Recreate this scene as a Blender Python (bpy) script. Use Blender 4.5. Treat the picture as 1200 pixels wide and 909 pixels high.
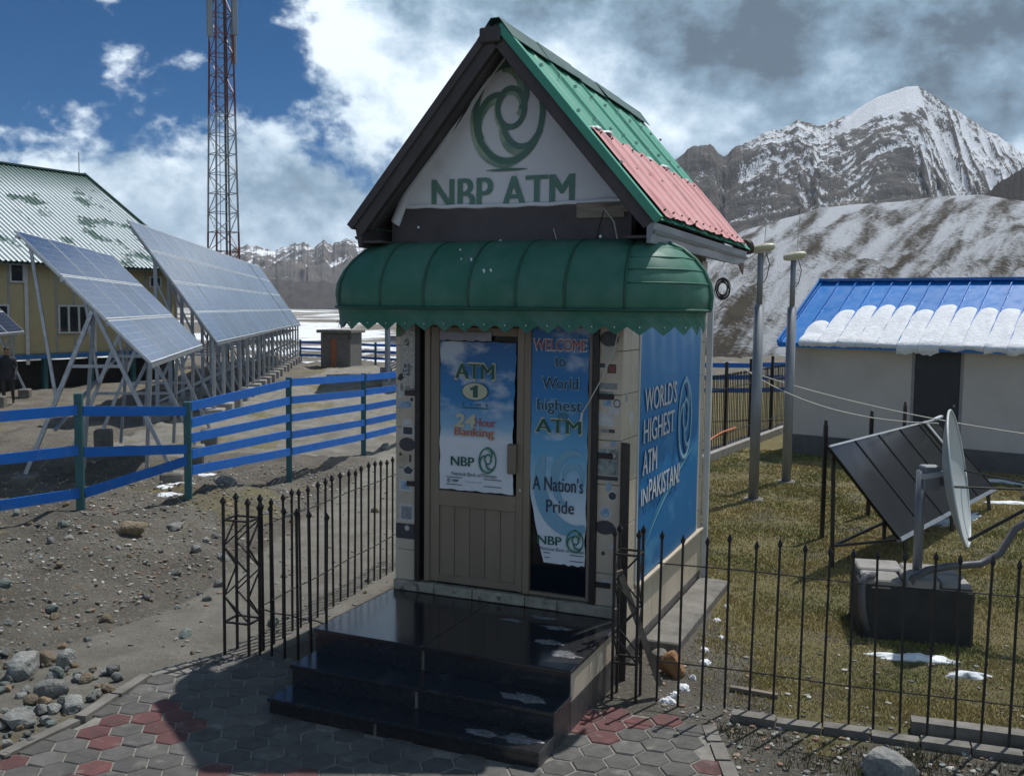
import bpy, math, random
from mathutils import Vector, Matrix, noise
R_ = math.radians
rng = random.Random(11)
scene = bpy.context.scene
for _o in list(bpy.data.objects): bpy.data.objects.remove(_o)
col = scene.collection

# ------------------------------------------------------------------ camera
CAM_H, FPX, PITCH, ROLL = 3.0526, 1157.47, 0.0795, 0.0114
cd = bpy.data.cameras.new('camera'); camo = bpy.data.objects.new('camera', cd); col.objects.link(camo)
fw = Vector((0, math.cos(PITCH), -math.sin(PITCH))); up0 = Vector((0, math.sin(PITCH), math.cos(PITCH))); rt0 = Vector((1, 0, 0))
rt = rt0*math.cos(ROLL) + up0*math.sin(ROLL); up = -rt0*math.sin(ROLL) + up0*math.cos(ROLL)
m3 = Matrix((rt, up, -fw)).transposed()
camo.matrix_world = Matrix.Translation((0, 0, CAM_H)) @ m3.to_4x4()
cd.sensor_fit = 'HORIZONTAL'; cd.sensor_width = 36.0; cd.lens = FPX*36.0/1200.0
cd.clip_start = 0.1; cd.clip_end = 8000
scene.camera = camo

def ray(px, py): return rt*((px-600)/FPX) - up*((py-454.5)/FPX) + fw
def at(px, py, Y):
    d = ray(px, py); t = Y/d.y; return Vector((d.x*t, Y, CAM_H + d.z*t))
def gp(px, py, z=0.0):
    d = ray(px, py); t = (z-CAM_H)/d.z; return Vector((d.x*t, d.y*t, z))

# ------------------------------------------------------------------ light
SUN_EL, SUN_AZ = R_(64), math.atan2(.70, .72)      # azimuth clockwise from +Y
sdir = Vector((math.sin(SUN_AZ)*math.cos(SUN_EL), math.cos(SUN_AZ)*math.cos(SUN_EL), math.sin(SUN_EL)))
sl = bpy.data.lights.new('sun', 'SUN'); sl.energy = 2.15; sl.angle = R_(0.6); sl.color = (1.0, .975, .935)
so = bpy.data.objects.new('sun', sl); col.objects.link(so); so.rotation_euler = sdir.to_track_quat('Z', 'Y').to_euler()

world = bpy.data.worlds.new('World'); scene.world = world; world.use_nodes = True
def build_world():
    nt = world.node_tree; N = nt.nodes; L = nt.links; N.clear()
    out = N.new('ShaderNodeOutputWorld'); bg = N.new('ShaderNodeBackground'); L.new(bg.outputs[0], out.inputs[0])
    sky = N.new('ShaderNodeTexSky'); sky.sky_type = 'NISHITA'; sky.sun_disc = False
    sky.sun_elevation = SUN_EL; sky.sun_rotation = SUN_AZ; sky.altitude = 4700; sky.air_density = 1.0; sky.dust_density = .4; sky.ozone_density = 2.0
    tc = N.new('ShaderNodeTexCoord')
    def math_(op, a=None, b=None, clamp=False):
        n = N.new('ShaderNodeMath'); n.operation = op; n.use_clamp = clamp
        for i, v in enumerate((a, b)):
            if v is None: continue
            if isinstance(v, (int, float)): n.inputs[i].default_value = v
            else: L.new(v, n.inputs[i])
        return n.outputs[0]
    sep = N.new('ShaderNodeSeparateXYZ'); L.new(tc.outputs['Generated'], sep.inputs[0])
    def mp(loc, scl):
        m = N.new('ShaderNodeMapping'); m.inputs['Location'].default_value = loc; m.inputs['Scale'].default_value = scl
        L.new(tc.outputs['Generated'], m.inputs[0]); return m.outputs[0]
    def nz(v, scale, det, rough, dist=0):
        n = N.new('ShaderNodeTexNoise'); n.inputs['Scale'].default_value = scale; n.inputs['Detail'].default_value = det
        n.inputs['Roughness'].default_value = rough; n.inputs['Distortion'].default_value = dist; L.new(v, n.inputs['Vector']); return n.outputs['Fac']
    LOC = CLOUD_LOC
    a = nz(mp(LOC, (1, 1, 1.35)), 3.1, 13, .60, .06)
    b = nz(mp((LOC[0]-.032, LOC[1]-.01, LOC[2]-.062), (1, 1, 1.35)), 3.1, 12, .60, .06)     # the same cloud field shifted away from the light: gives lit tops and grey bases
    c = nz(mp((5.1, 2.2, .7), (1, 1, 1.5)), 1.7, 4, .5)
    # cover: a thick bank low over the mountains all round, broken higher up, heavier towards one side
    low = math_('MAXIMUM', math_('MULTIPLY', math_('SUBTRACT', .33, sep.outputs[2]), 1.05), -.005)
    side = math_('MULTIPLY', math_('ADD', sep.outputs[0], .10), .88)
    side = math_('MULTIPLY', side, math_('MULTIPLY', math_('SUBTRACT', sep.outputs[2], .06), 4.0, True))
    cov = math_('ADD', math_('ADD', a, low), side)
    mr = N.new('ShaderNodeMapRange'); mr.interpolation_type = 'SMOOTHSTEP'
    mr.inputs[1].default_value = .505; mr.inputs[2].default_value = .565; L.new(cov, mr.inputs[0])
    mask = mr.outputs[0]
    shade = math_('MULTIPLY', math_('SUBTRACT', a, b), 4.0)
    shade = math_('ADD', math_('ADD', shade, .60), math_('MULTIPLY', math_('SUBTRACT', c, .5), .9))
    thick = math_('MULTIPLY', math_('SUBTRACT', math_('ADD', a, math_('MULTIPLY', side, .75)), .56), .85)
    shade = math_('SUBTRACT', shade, thick)
    cr = N.new('ShaderNodeValToRGB'); L.new(shade, cr.inputs[0])
    e = cr.color_ramp.elements
    e[0].position = .10; e[0].color = (.066, .096, .128, 1); e[1].position = .98; e[1].color = (.53, .60, .66, 1)
    k = e.new(.40); k.color = (.145, .215, .285, 1); k = e.new(.66); k.color = (.29, .37, .45, 1)
    sc = N.new('ShaderNodeMix'); sc.data_type = 'RGBA'; sc.blend_type = 'MULTIPLY'; sc.inputs[0].default_value = 1
    L.new(sky.outputs[0], sc.inputs[6]); sc.inputs[7].default_value = (.0004, .0200, .0330, 1)
    mx = N.new('ShaderNodeMix'); mx.data_type = 'RGBA'; L.new(mask, mx.inputs[0]); L.new(sc.outputs[2], mx.inputs[6]); L.new(cr.outputs[0], mx.inputs[7])
    L.new(mx.outputs[2], bg.inputs[0]); bg.inputs[1].default_value = SKY_GAIN
CLOUD_LOC = (1.3, 2.4, 0.2); SKY_GAIN = 1.0
build_world()
scene.view_settings.view_transform = 'Standard'; scene.view_settings.look = 'None'
scene.view_settings.exposure = 0.95; scene.view_settings.gamma = 1.0; scene.view_settings.use_curve_mapping = False

# ------------------------------------------------------------------ materials
MATS = {}
def mat(name, c1, c2=None, scale=6.0, rough=.6, metal=0.0, bump=0.0, bscale=None, lo=.35, hi=.68, detail=6, stretch=(1, 1, 1),
        c3=None, s3=1.0, lo3=.55, hi3=.7, rvar=.12, per_obj=0.0, coat=0.0, spec=.5, space='Object', rough3=None):
    if name in MATS: return MATS[name]
    m = bpy.data.materials.new(name); m.use_nodes = True; nt = m.node_tree; N = nt.nodes; L = nt.links
    b = N['Principled BSDF']; b.inputs['Roughness'].default_value = rough; b.inputs['Metallic'].default_value = metal
    b.inputs['Specular IOR Level'].default_value = spec
    if coat: b.inputs['Coat Weight'].default_value = coat; b.inputs['Coat Roughness'].default_value = .06
    tc = N.new('ShaderNodeTexCoord')
    if space == 'World':
        g = N.new('ShaderNodeNewGeometry'); src = g.outputs['Position']
    else: src = tc.outputs[space]
    mp = N.new('ShaderNodeMapping'); mp.inputs['Scale'].default_value = stretch; L.new(src, mp.inputs[0]); vec = mp.outputs[0]
    oi = N.new('ShaderNodeObjectInfo')
    if space == 'Object':
        ad = N.new('ShaderNodeVectorMath'); ad.operation = 'SCALE'; cx = N.new('ShaderNodeCombineXYZ')
        for i in range(3): L.new(oi.outputs['Random'], cx.inputs[i])
        L.new(cx.outputs[0], ad.inputs[0]); ad.inputs['Scale'].default_value = 37.0
        a2 = N.new('ShaderNodeVectorMath'); a2.operation = 'ADD'; L.new(vec, a2.inputs[0]); L.new(ad.outputs[0], a2.inputs[1]); vec = a2.outputs[0]
    def nz(s, d=detail):
        n = N.new('ShaderNodeTexNoise'); n.inputs['Scale'].default_value = s; n.inputs['Detail'].default_value = d; n.inputs['Roughness'].default_value = .6
        L.new(vec, n.inputs['Vector']); return n.outputs['Fac']
    def ramp(f, lo, hi):
        r = N.new('ShaderNodeMapRange'); r.inputs[1].default_value = lo; r.inputs[2].default_value = hi; L.new(f, r.inputs[0]); return r.outputs[0]
    def mix(f, A, B, blend='MIX'):
        x = N.new('ShaderNodeMix'); x.data_type = 'RGBA'; x.blend_type = blend
        if isinstance(f, float): x.inputs[0].default_value = f
        else: L.new(f, x.inputs[0])
        for i, v in ((6, A), (7, B)):
            if isinstance(v, tuple): x.inputs[i].default_value = (*v, 1)
            else: L.new(v, x.inputs[i])
        return x.outputs[2]
    if c2 is None: c2 = tuple(v*.78 for v in c1)
    n1 = nz(scale); c = mix(ramp(n1, lo, hi), c1, c2); rsrc = n1
    if c3 is not None:
        f3 = ramp(nz(s3, 8), lo3, hi3); c = mix(f3, c, c3)
    if per_obj:
        mr = N.new('ShaderNodeMapRange'); mr.inputs[3].default_value = 1-per_obj; mr.inputs[4].default_value = 1+per_obj; L.new(oi.outputs['Random'], mr.inputs[0])
        hs = N.new('ShaderNodeHueSaturation'); L.new(mr.outputs[0], hs.inputs['Value']); L.new(c, hs.inputs['Color']); c = hs.outputs[0]
    L.new(c, b.inputs['Base Color'])
    if rvar:
        mr = N.new('ShaderNodeMapRange'); mr.inputs[1].default_value = .3; mr.inputs[2].default_value = .7
        mr.inputs[3].default_value = max(0, rough-rvar); mr.inputs[4].default_value = min(1, rough+rvar); L.new(nz(scale*2.3), mr.inputs[0]); L.new(mr.outputs[0], b.inputs['Roughness'])
    if bump:
        bp = N.new('ShaderNodeBump'); bp.inputs['Strength'].default_value = 1; bp.inputs['Distance'].default_value = bump
        L.new(nz(bscale or scale*4, 8), bp.inputs['Height']); L.new(bp.outputs[0], b.inputs['Normal'])
    MATS[name] = m; return m

def attr_mat(name, rough=.9, bump=0.0, bscale=20, attr='tint', spec=.3):
    """base colour comes from the per-face/vertex colour of the thing itself (stones, grass blades)"""
    if name in MATS: return MATS[name]
    m = bpy.data.materials.new(name); m.use_nodes = True; nt = m.node_tree; N = nt.nodes; L = nt.links
    b = N['Principled BSDF']; b.inputs['Roughness'].default_value = rough; b.inputs['Specular IOR Level'].default_value = spec
    a = N.new('ShaderNodeAttribute'); a.attribute_name = attr; L.new(a.outputs['Color'], b.inputs['Base Color'])
    if bump:
        tc = N.new('ShaderNodeTexCoord'); n = N.new('ShaderNodeTexNoise'); n.inputs['Scale'].default_value = bscale; n.inputs['Detail'].default_value = 6; L.new(tc.outputs['Object'], n.inputs['Vector'])
        bp = N.new('ShaderNodeBump'); bp.inputs['Distance'].default_value = bump; L.new(n.outputs['Fac'], bp.inputs['Height']); L.new(bp.outputs[0], b.inputs['Normal'])
    MATS[name] = m; return m

M_tile   = mat('cream_tile', (.56, .48, .375), (.50, .42, .325), 5, .38, bump=.0006, bscale=60, c3=(.27, .23, .18), s3=3.5, lo3=.60, hi3=.85, per_obj=.07)
M_dtile  = mat('dark_tile', (.085, .08, .08), (.06, .055, .055), 7, .35, per_obj=.12, c3=(.2, .18, .16), s3=4, lo3=.6, hi3=.9)
M_wall   = mat('wall_render', (.30, .26, .21), (.22, .19, .155), 4, .8, bump=.002)
M_inner  = mat('interior', (.16, .15, .14), (.12, .11, .1), 3, .8)
M_thresh = mat('threshold_stone', (.36, .33, .27), (.22, .2, .16), 9, .7, bump=.003, bscale=30, c3=(.12, .11, .09), s3=14, lo3=.58, hi3=.66)
M_doorb  = mat('door_brown', (.235, .185, .135), (.19, .147, .105), 3, .42, stretch=(1, 1, .25), c3=(.28, .25, .21), s3=7, lo3=.66, hi3=.9, per_obj=.05)
M_iron   = mat('dark_iron', (.022, .02, .022), (.04, .034, .03), 12, .45, metal=.3, c3=(.10, .055, .035), s3=16, lo3=.64, hi3=.78)
M_barge  = mat('barge_brown', (.075, .064, .062), (.05, .043, .044), 5, .7, stretch=(1, 1, .5), c3=(.12, .11, .10), s3=3, lo3=.62, hi3=.85, bump=.002)
M_beam   = mat('beam_purple_brown', (.085, .07, .074), (.065, .053, .057), 3, .6, c3=(.11, .095, .095), s3=2.2, lo3=.58, hi3=.85, bump=.001)
M_rawwood= mat('raw_wood', (.30, .25, .19), (.17, .14, .11), 9, .8, stretch=(.3, 2, 2), bump=.003, c3=(.08, .07, .06), s3=9, lo3=.6, hi3=.7)
M_roofg  = mat('roof_green', (.075, .33, .225), (.06, .28, .19), 2.5, .5, c3=(.16, .34, .27), s3=4, lo3=.6, hi3=.9, per_obj=.06, spec=.4)
M_roofd  = mat('ridge_dark', (.04, .085, .075), (.06, .12, .10), 6, .5)
M_red    = mat('roof_red', (.58, .26, .26), (.62, .32, .315), 3, .75, c3=(.66, .44, .43), s3=5, lo3=.55, hi3=.85)
M_grey   = mat('fascia_grey', (.30, .31, .33), (.22, .23, .25), 4, .5, stretch=(2, .2, 2))
M_awn    = mat('awning_green', (.042, .165, .112), (.034, .135, .09), 2.2, .58, c3=(.10, .20, .16), s3=2.6, lo3=.44, hi3=.78, spec=.35, bump=.004, bscale=5, rvar=.15)
M_awnd   = mat('awning_seam', (.016, .075, .05), (.02, .09, .06), 6, .5)
M_sheet  = mat('sign_sheet', (.72, .72, .74), (.66, .66, .68), 3, .65, bump=.004, bscale=5, c3=(.42, .41, .40), s3=2.2, lo3=.62, hi3=.9)
M_logog  = mat('logo_green', (.10, .19, .15), (.085, .165, .13), 5, .45)
M_logol  = mat('logo_light', (.36, .44, .33), (.16, .25, .19), 3.2, .45, lo=.4, hi=.6)
M_letter = mat('letter_green', (.095, .20, .155), (.12, .23, .18), 6, .5)
M_granite= mat('black_granite', (.020, .020, .022), (.03, .029, .03), 30, .15, rvar=.09, spec=.9, c3=(.085, .082, .08), s3=2.4, lo3=.58, hi3=.86, per_obj=.1)
M_galv   = mat('galvanised', (.36, .38, .41), (.28, .30, .33), 6, .42, metal=.75)
M_galvd  = mat('galvanised_painted', (.30, .33, .37), (.24, .27, .31), 5, .5, metal=.2)
M_conc   = mat('concrete', (.30, .285, .265), (.21, .2, .185), 5, .85, bump=.004, bscale=40, per_obj=.12, c3=(.13, .12, .11), s3=6, lo3=.58, hi3=.75)
M_concd  = mat('old_concrete', (.20, .185, .165), (.13, .12, .105), 4, .9, bump=.006, bscale=25, c3=(.08, .075, .065), s3=5, lo3=.5, hi3=.75)
M_bluer  = mat('rail_blue', (.002, .115, .47), (.004, .135, .52), 4, .5, c3=(.09, .17, .32), s3=6, lo3=.56, hi3=.8, per_obj=.1)
M_teal   = mat('post_teal', (.022, .105, .115), (.018, .08, .088), 5, .5, per_obj=.12, c3=(.08, .15, .15), s3=9, lo3=.62, hi3=.85)
M_snow   = mat('snow', (.80, .82, .85), (.68, .70, .73), 8, .8, bump=.02, bscale=14, spec=.25, c3=(.48, .47, .45), s3=11, lo3=.6, hi3=.78)
M_pavg   = mat('paver_grey', (.105, .10, .093), (.07, .067, .062), 9, .85, bump=.003, bscale=60, per_obj=.22, c3=(.22, .21, .19), s3=7, lo3=.58, hi3=.8)
M_pavr   = mat('paver_red', (.125, .046, .044), (.08, .038, .036), 9, .85, bump=.003, bscale=60, per_obj=.22, c3=(.2, .15, .14), s3=7, lo3=.55, hi3=.8)
M_joint  = mat('joint_sand', (.25, .235, .21), (.15, .14, .122), 14, .95, bump=.006, bscale=60)
M_creamw = mat('cream_cladding', (.47, .385, .22), (.43, .35, .20), 2, .6, c3=(.36, .29, .17), s3=1.2, lo3=.55, hi3=.8, per_obj=.05)
M_batten = mat('batten_grey', (.33, .33, .33), (.27, .27, .27), 3, .6)
M_frame  = mat('window_white', (.62, .62, .62), (.5, .5, .5), 5, .5)
M_wpane  = mat('pane_dark', (.02, .023, .027), (.03, .034, .04), 3, .08, rvar=.03, spec=.6)
M_skirt  = mat('skirt_black', (.018, .018, .02), (.03, .028, .03), 3, .8)
M_bluef  = mat('beam_blue', (.02, .13, .33), (.03, .16, .38), 4, .5)
M_cwall  = mat('cottage_white', (.64, .60, .55), (.58, .54, .49), 1.2, .8, bump=.003, bscale=30, c3=(.46, .42, .37), s3=.9, lo3=.55, hi3=.85)
M_plinth = mat('plinth_grey', (.17, .165, .16), (.12, .115, .11), 3, .85, bump=.004)
M_cdoor  = mat('door_charcoal', (.045, .05, .058), (.035, .04, .046), 3, .5)
M_croof  = mat('roof_blue', (.001, .18, .56), (.001, .155, .50), 2, .4, per_obj=.06, c3=(.05, .2, .5), s3=3, lo3=.62, hi3=.9)
M_brick  = mat('hut_block', (.17, .16, .15), (.12, .115, .11), 6, .9, bump=.01, bscale=12)
M_rust   = mat('rusty_door', (.33, .13, .065), (.24, .09, .05), 5, .6)
M_tred   = mat('tower_red', (.17, .035, .03), (.12, .03, .028), 5, .5)
M_twht   = mat('tower_white', (.32, .32, .33), (.25, .25, .26), 5, .5)
M_dish   = mat('dish_grey', (.50, .53, .53), (.44, .47, .47), 3, .45)
M_lampy  = mat('lamp_cream', (.52, .49, .33), (.45, .43, .3), 5, .5)
M_brown  = mat('brown_plastic', (.07, .04, .035), (.05, .03, .028), 5, .6)
M_pole   = mat('pole_grey', (.27, .285, .30), (.21, .225, .24), 3, .5, metal=.3, stretch=(1, 1, .3))
M_black  = mat('black_plastic', (.012, .012, .013), (.02, .02, .02), 6, .5)
M_orange = mat('hose_orange', (.55, .16, .06), (.45, .13, .05), 6, .6)
M_wire   = mat('cable_pale', (.52, .50, .44), (.45, .43, .38), 6, .5)
M_alu    = mat('aluminium', (.60, .62, .64), (.52, .54, .56), 5, .4, metal=.25)
M_steelp = mat('silver', (.5, .52, .52), (.4, .42, .42), 6, .3, metal=.8)
M_ochre  = mat('ochre_stone', (.33, .17, .07), (.22, .12, .06), 6, .85, bump=.02, bscale=9)
M_wood   = mat('weathered_wood', (.12, .10, .085), (.2, .165, .13), 7, .8, stretch=(1, .2, 1))

def glass_mat():
    m = bpy.data.materials.new('door_glass'); m.use_nodes = True; nt = m.node_tree; N = nt.nodes; L = nt.links
    out = N['Material Output']; b = N['Principled BSDF']; b.inputs['Base Color'].default_value = (.012, .016, .02, 1); b.inputs['Roughness'].default_value = .05
    tr = N.new('ShaderNodeBsdfTransparent'); tr.inputs[0].default_value = (.55, .62, .66, 1)
    mx = N.new('ShaderNodeMixShader'); mx.inputs[0].default_value = .45; L.new(b.outputs[0], mx.inputs[1]); L.new(tr.outputs[0], mx.inputs[2]); L.new(mx.outputs[0], out.inputs[0])
    return m
M_glass = glass_mat()

def solar_mat(name, c, line):
    m = bpy.data.materials.new(name); m.use_nodes = True; nt = m.node_tree; N = nt.nodes; L = nt.links
    b = N['Principled BSDF']; b.inputs['Roughness'].default_value = .16; b.inputs['Specular IOR Level'].default_value = .6
    tc = N.new('ShaderNodeTexCoord'); br = N.new('ShaderNodeTexBrick'); L.new(tc.outputs['Object'], br.inputs['Vector'])
    br.offset = 0; br.inputs['Scale'].default_value = 1; br.inputs['Brick Width'].default_value = .165; br.inputs['Row Height'].default_value = .148; br.inputs['Mortar Size'].default_value = .004
    br.inputs['Color1'].default_value = (*c, 1); br.inputs['Color2'].default_value = (*[v*1.15 for v in c], 1); br.inputs['Mortar'].default_value = (*line, 1)
    oi = N.new('ShaderNodeObjectInfo'); mr = N.new('ShaderNodeMapRange'); mr.inputs[3].default_value = .75; mr.inputs[4].default_value = 1.35; L.new(oi.outputs['Random'], mr.inputs[0])
    hs = N.new('ShaderNodeHueSaturation'); L.new(mr.outputs[0], hs.inputs['Value']); L.new(br.outputs['Color'], hs.inputs['Color']); L.new(hs.outputs[0], b.inputs['Base Color'])
    n = N.new('ShaderNodeTexNoise'); n.inputs['Scale'].default_value = 2.5; L.new(tc.outputs['Object'], n.inputs['Vector'])
    m2 = N.new('ShaderNodeMapRange'); m2.inputs[3].default_value = .1; m2.inputs[4].default_value = .32; L.new(n.outputs['Fac'], m2.inputs[0]); L.new(m2.outputs[0], b.inputs['Roughness'])
    MATS[name] = m; return m
M_solar  = solar_mat('solar_cells', (.022, .04, .095), (.16, .19, .25))
M_solark = solar_mat('solar_black', (.012, .013, .016), (.02, .021, .024))

# ------------------------------------------------------------------ mesh helpers
class MB:
    def __init__(s): s.v = []; s.f = []; s.mi = []; s.cm = 0
    def add(s, vs, fs):
        o = len(s.v); s.v += [tuple(v) for v in vs]
        for f in fs: s.f.append([i+o for i in f]); s.mi.append(s.cm)
        return s
    def box(s, x0, x1, y0, y1, z0, z1):
        return s.add([(x0,y0,z0),(x1,y0,z0),(x1,y1,z0),(x0,y1,z0),(x0,y0,z1),(x1,y0,z1),(x1,y1,z1),(x0,y1,z1)],
                     [(0,3,2,1),(4,5,6,7),(0,1,5,4),(1,2,6,5),(2,3,7,6),(3,0,4,7)])
    def bbox(s, x0, x1, y0, y1, z0, z1, b=.006):
        """box with chamfered edges (24 corner points hulled by hand)"""
        c = [(x0,x1),(y0,y1),(z0,z1)]; vs = []; idx = {}
        for i in (0,1):
            for j in (0,1):
                for k in (0,1):
                    P = [c[0][i], c[1][j], c[2][k]]; sg = [(1,-1)[i], (1,-1)[j], (1,-1)[k]]
                    for ax in range(3):
                        q = [P[t] + (0 if t == ax else sg[t]*b) for t in range(3)]
                        idx[(i,j,k,ax)] = len(vs); vs.append(q)
        fs = []
        def q4(l, out):
            a, b_, c_ = [Vector(vs[i]) for i in l[:3]]
            n = (b_-a).cross(c_-a); fs.append(l if n.dot(out) > 0 else l[::-1])
        for ax in range(3):
            o1, o2 = [t for t in range(3) if t != ax]
            for sgn in (0,1):
                l = []
                for (p, q) in ((0,0),(1,0),(1,1),(0,1)):
                    t = [0,0,0]; t[ax] = sgn; t[o1] = p; t[o2] = q; l.append(idx[(*t, ax)])
                out = Vector([0,0,0]); out[ax] = 1 if sgn else -1; q4(l, out)
        for ax in range(3):
            o1, o2 = [t for t in range(3) if t != ax]
            for p in (0,1):
                for q in (0,1):
                    t0 = [0,0,0]; t0[o1] = p; t0[o2] = q; t1 = list(t0); t1[ax] = 1
                    l = [idx[(*t0, o1)], idx[(*t1, o1)], idx[(*t1, o2)], idx[(*t0, o2)]]
                    out = Vector([0,0,0]); out[o1] = 1 if p else -1; out[o2] = 1 if q else -1; q4(l, out)
        for i in (0,1):
            for j in (0,1):
                for k in (0,1):
                    q4([idx[(i,j,k,0)], idx[(i,j,k,1)], idx[(i,j,k,2)]], Vector(((-1,1)[i], (-1,1)[j], (-1,1)[k])))
        return s.add(vs, fs)
    def bar(s, p0, p1, w, h=None, upv=None):
        p0 = Vector(p0); p1 = Vector(p1); h = h or w; d = (p1-p0).normalized()
        u = Vector(upv) if upv else (Vector((0,0,1)) if abs(d.z) < .9 else Vector((0,1,0)))
        x = d.cross(u).normalized(); y = x.cross(d).normalized()
        vs = []
        for p in (p0, p1):
            for (a, b) in ((-1,-1),(1,-1),(1,1),(-1,1)): vs.append(p + x*(a*w/2) + y*(b*h/2))
        return s.add(vs, [(0,1,2,3),(7,6,5,4),(0,4,5,1),(1,5,6,2),(2,6,7,3),(3,7,4,0)])
    def tube(s, pts, r, n=8, cap=True):
        pts = [Vector(p) for p in pts]; rs = r if isinstance(r, (list, tuple)) else [r]*len(pts)
        vs = []; px = None
        for i, p in enumerate(pts):
            d = (pts[min(i+1, len(pts)-1)] - pts[max(i-1, 0)]).normalized()
            if px is None: px = d.orthogonal().normalized()
            x = (px - d*px.dot(d)).normalized(); y = d.cross(x); px = x
            for k in range(n):
                a = 2*math.pi*k/n; vs.append(p + x*(rs[i]*math.cos(a)) + y*(rs[i]*math.sin(a)))
        fs = []
        for i in range(len(pts)-1):
            for k in range(n): fs.append((i*n+k, i*n+(k+1) % n, (i+1)*n+(k+1) % n, (i+1)*n+k))
        if cap: fs.append(tuple(range(n))[::-1]); fs.append(tuple((len(pts)-1)*n+k for k in range(n)))
        return s.add(vs, fs)
    def prism(s, poly, axis, d0, d1):
        """poly: 2-D points; axis 'y': (x,z) extruded along y; 'x': (y,z) along x; 'z': (x,y) along z"""
        f = {'y': lambda p, d: (p[0], d, p[1]), 'x': lambda p, d: (d, p[0], p[1]), 'z': lambda p, d: (p[0], p[1], d)}[axis]
        n = len(poly); vs = [f(p, d0) for p in poly] + [f(p, d1) for p in poly]
        A = sum(poly[i][0]*poly[(i+1) % n][1]-poly[(i+1) % n][0]*poly[i][1] for i in range(n))
        flip = (A > 0) == (axis in ('z', 'x')); flip = flip if d1 > d0 else not flip
        fs = [tuple(range(n)), tuple(range(n, 2*n))[::-1]] + [(i, i+n, (i+1) % n+n, (i+1) % n) for i in range(n)]
        if flip: fs = [t[::-1] for t in fs]
        return s.add(vs, fs)
    def grid(s, fn, nu, nv, closed_u=False):
        vs = [fn(i/nu, j/nv) for j in range(nv+1) for i in range(nu+1)]
        return s.add(vs, [(j*(nu+1)+i, j*(nu+1)+i+1, (j+1)*(nu+1)+i+1, (j+1)*(nu+1)+i) for j in range(nv) for i in range(nu)])
    def mesh(s, name, mats, smooth=False):
        me = bpy.data.meshes.new(name); me.from_pydata(s.v, [], s.f)
        for m in (mats if isinstance(mats, (list, tuple)) else [mats]): me.materials.append(m)
        if any(s.mi): me.polygons.foreach_set('material_index', s.mi)
        if smooth: me.polygons.foreach_set('use_smooth', [True]*len(me.polygons))
        me.update(); return me
    def build(s, name, mats, parent=None, smooth=False, loc=None, rot=None):
        return link(name, s.mesh(name, mats, smooth), parent, loc, rot)
def link(name, me, parent=None, loc=None, rot=None):
    o = bpy.data.objects.new(name, me); col.objects.link(o); o.parent = parent
    if loc is not None: o.location = loc
    if rot is not None: o.rotation_euler = rot
    return o
def tag(o, label=None, cat=None, group=None, kind=None):
    for k, v in (('label', label), ('category', cat), ('group', group), ('kind', kind)):
        if v: o[k] = v
    return o
def thing(name, loc, rz, label, cat, group=None):
    return tag(link(name, None, None, loc, (0, 0, rz)), label, cat, group)
def sm(a, b, x):
    t = max(0., min(1., (x-a)/(b-a))) if a != b else float(x > a); return t*t*(3-2*t)

def text(body, w, h, m, parent, org, ux, uy, shear=0.0, bold=0.0, name='lettering', keep=False):
    """flat printed lettering fitted into a w x h box; org = lower left, ux / uy = reading and up direction"""
    cu = bpy.data.curves.new('t', 'FONT'); cu.body = body; cu.size = 1; cu.resolution_u = 3; cu.offset = 0
    o = bpy.data.objects.new('t', cu); col.objects.link(o); me = bpy.data.meshes.new_from_object(o)
    bpy.data.objects.remove(o); bpy.data.curves.remove(cu)
    xs = [v.co.x for v in me.vertices]; ys = [v.co.y for v in me.vertices]; x0, x1, y0, y1 = min(xs), max(xs), min(ys), max(ys)
    ux = Vector(ux); uy = Vector(uy); org = Vector(org); nn = ux.cross(uy).normalized()*.00012
    e = bold*1.25*h; dirs = [(0, 0)]
    if bold > .005: dirs += [(-1, 0), (1, 0)]
    if bold > .03: dirs += [(0, 1), (0, -1), (.7, .7), (-.7, .7), (.7, -.7), (-.7, -.7)]
    P = [((v.co.x-x0)/(x1-x0)*w, (v.co.y-y0)/(y1-y0)*h) for v in me.vertices]; F = [tuple(p.vertices) for p in me.polygons]; n = len(P); vs = []; fs = []
    for k, (dx, dy) in enumerate(dirs):      # heavier strokes: the same outline struck a little to each side
        vs += [tuple(org + ux*(a_ + shear*b_ + dx*e) + uy*(b_ + dy*e) + nn*k) for a_, b_ in P]; fs += [tuple(i+k*n for i in f) for f in F]
    bpy.data.meshes.remove(me); me = bpy.data.meshes.new(name); me.from_pydata(vs, [], fs); me.materials.append(m)
    return link(name, me, parent)

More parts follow.
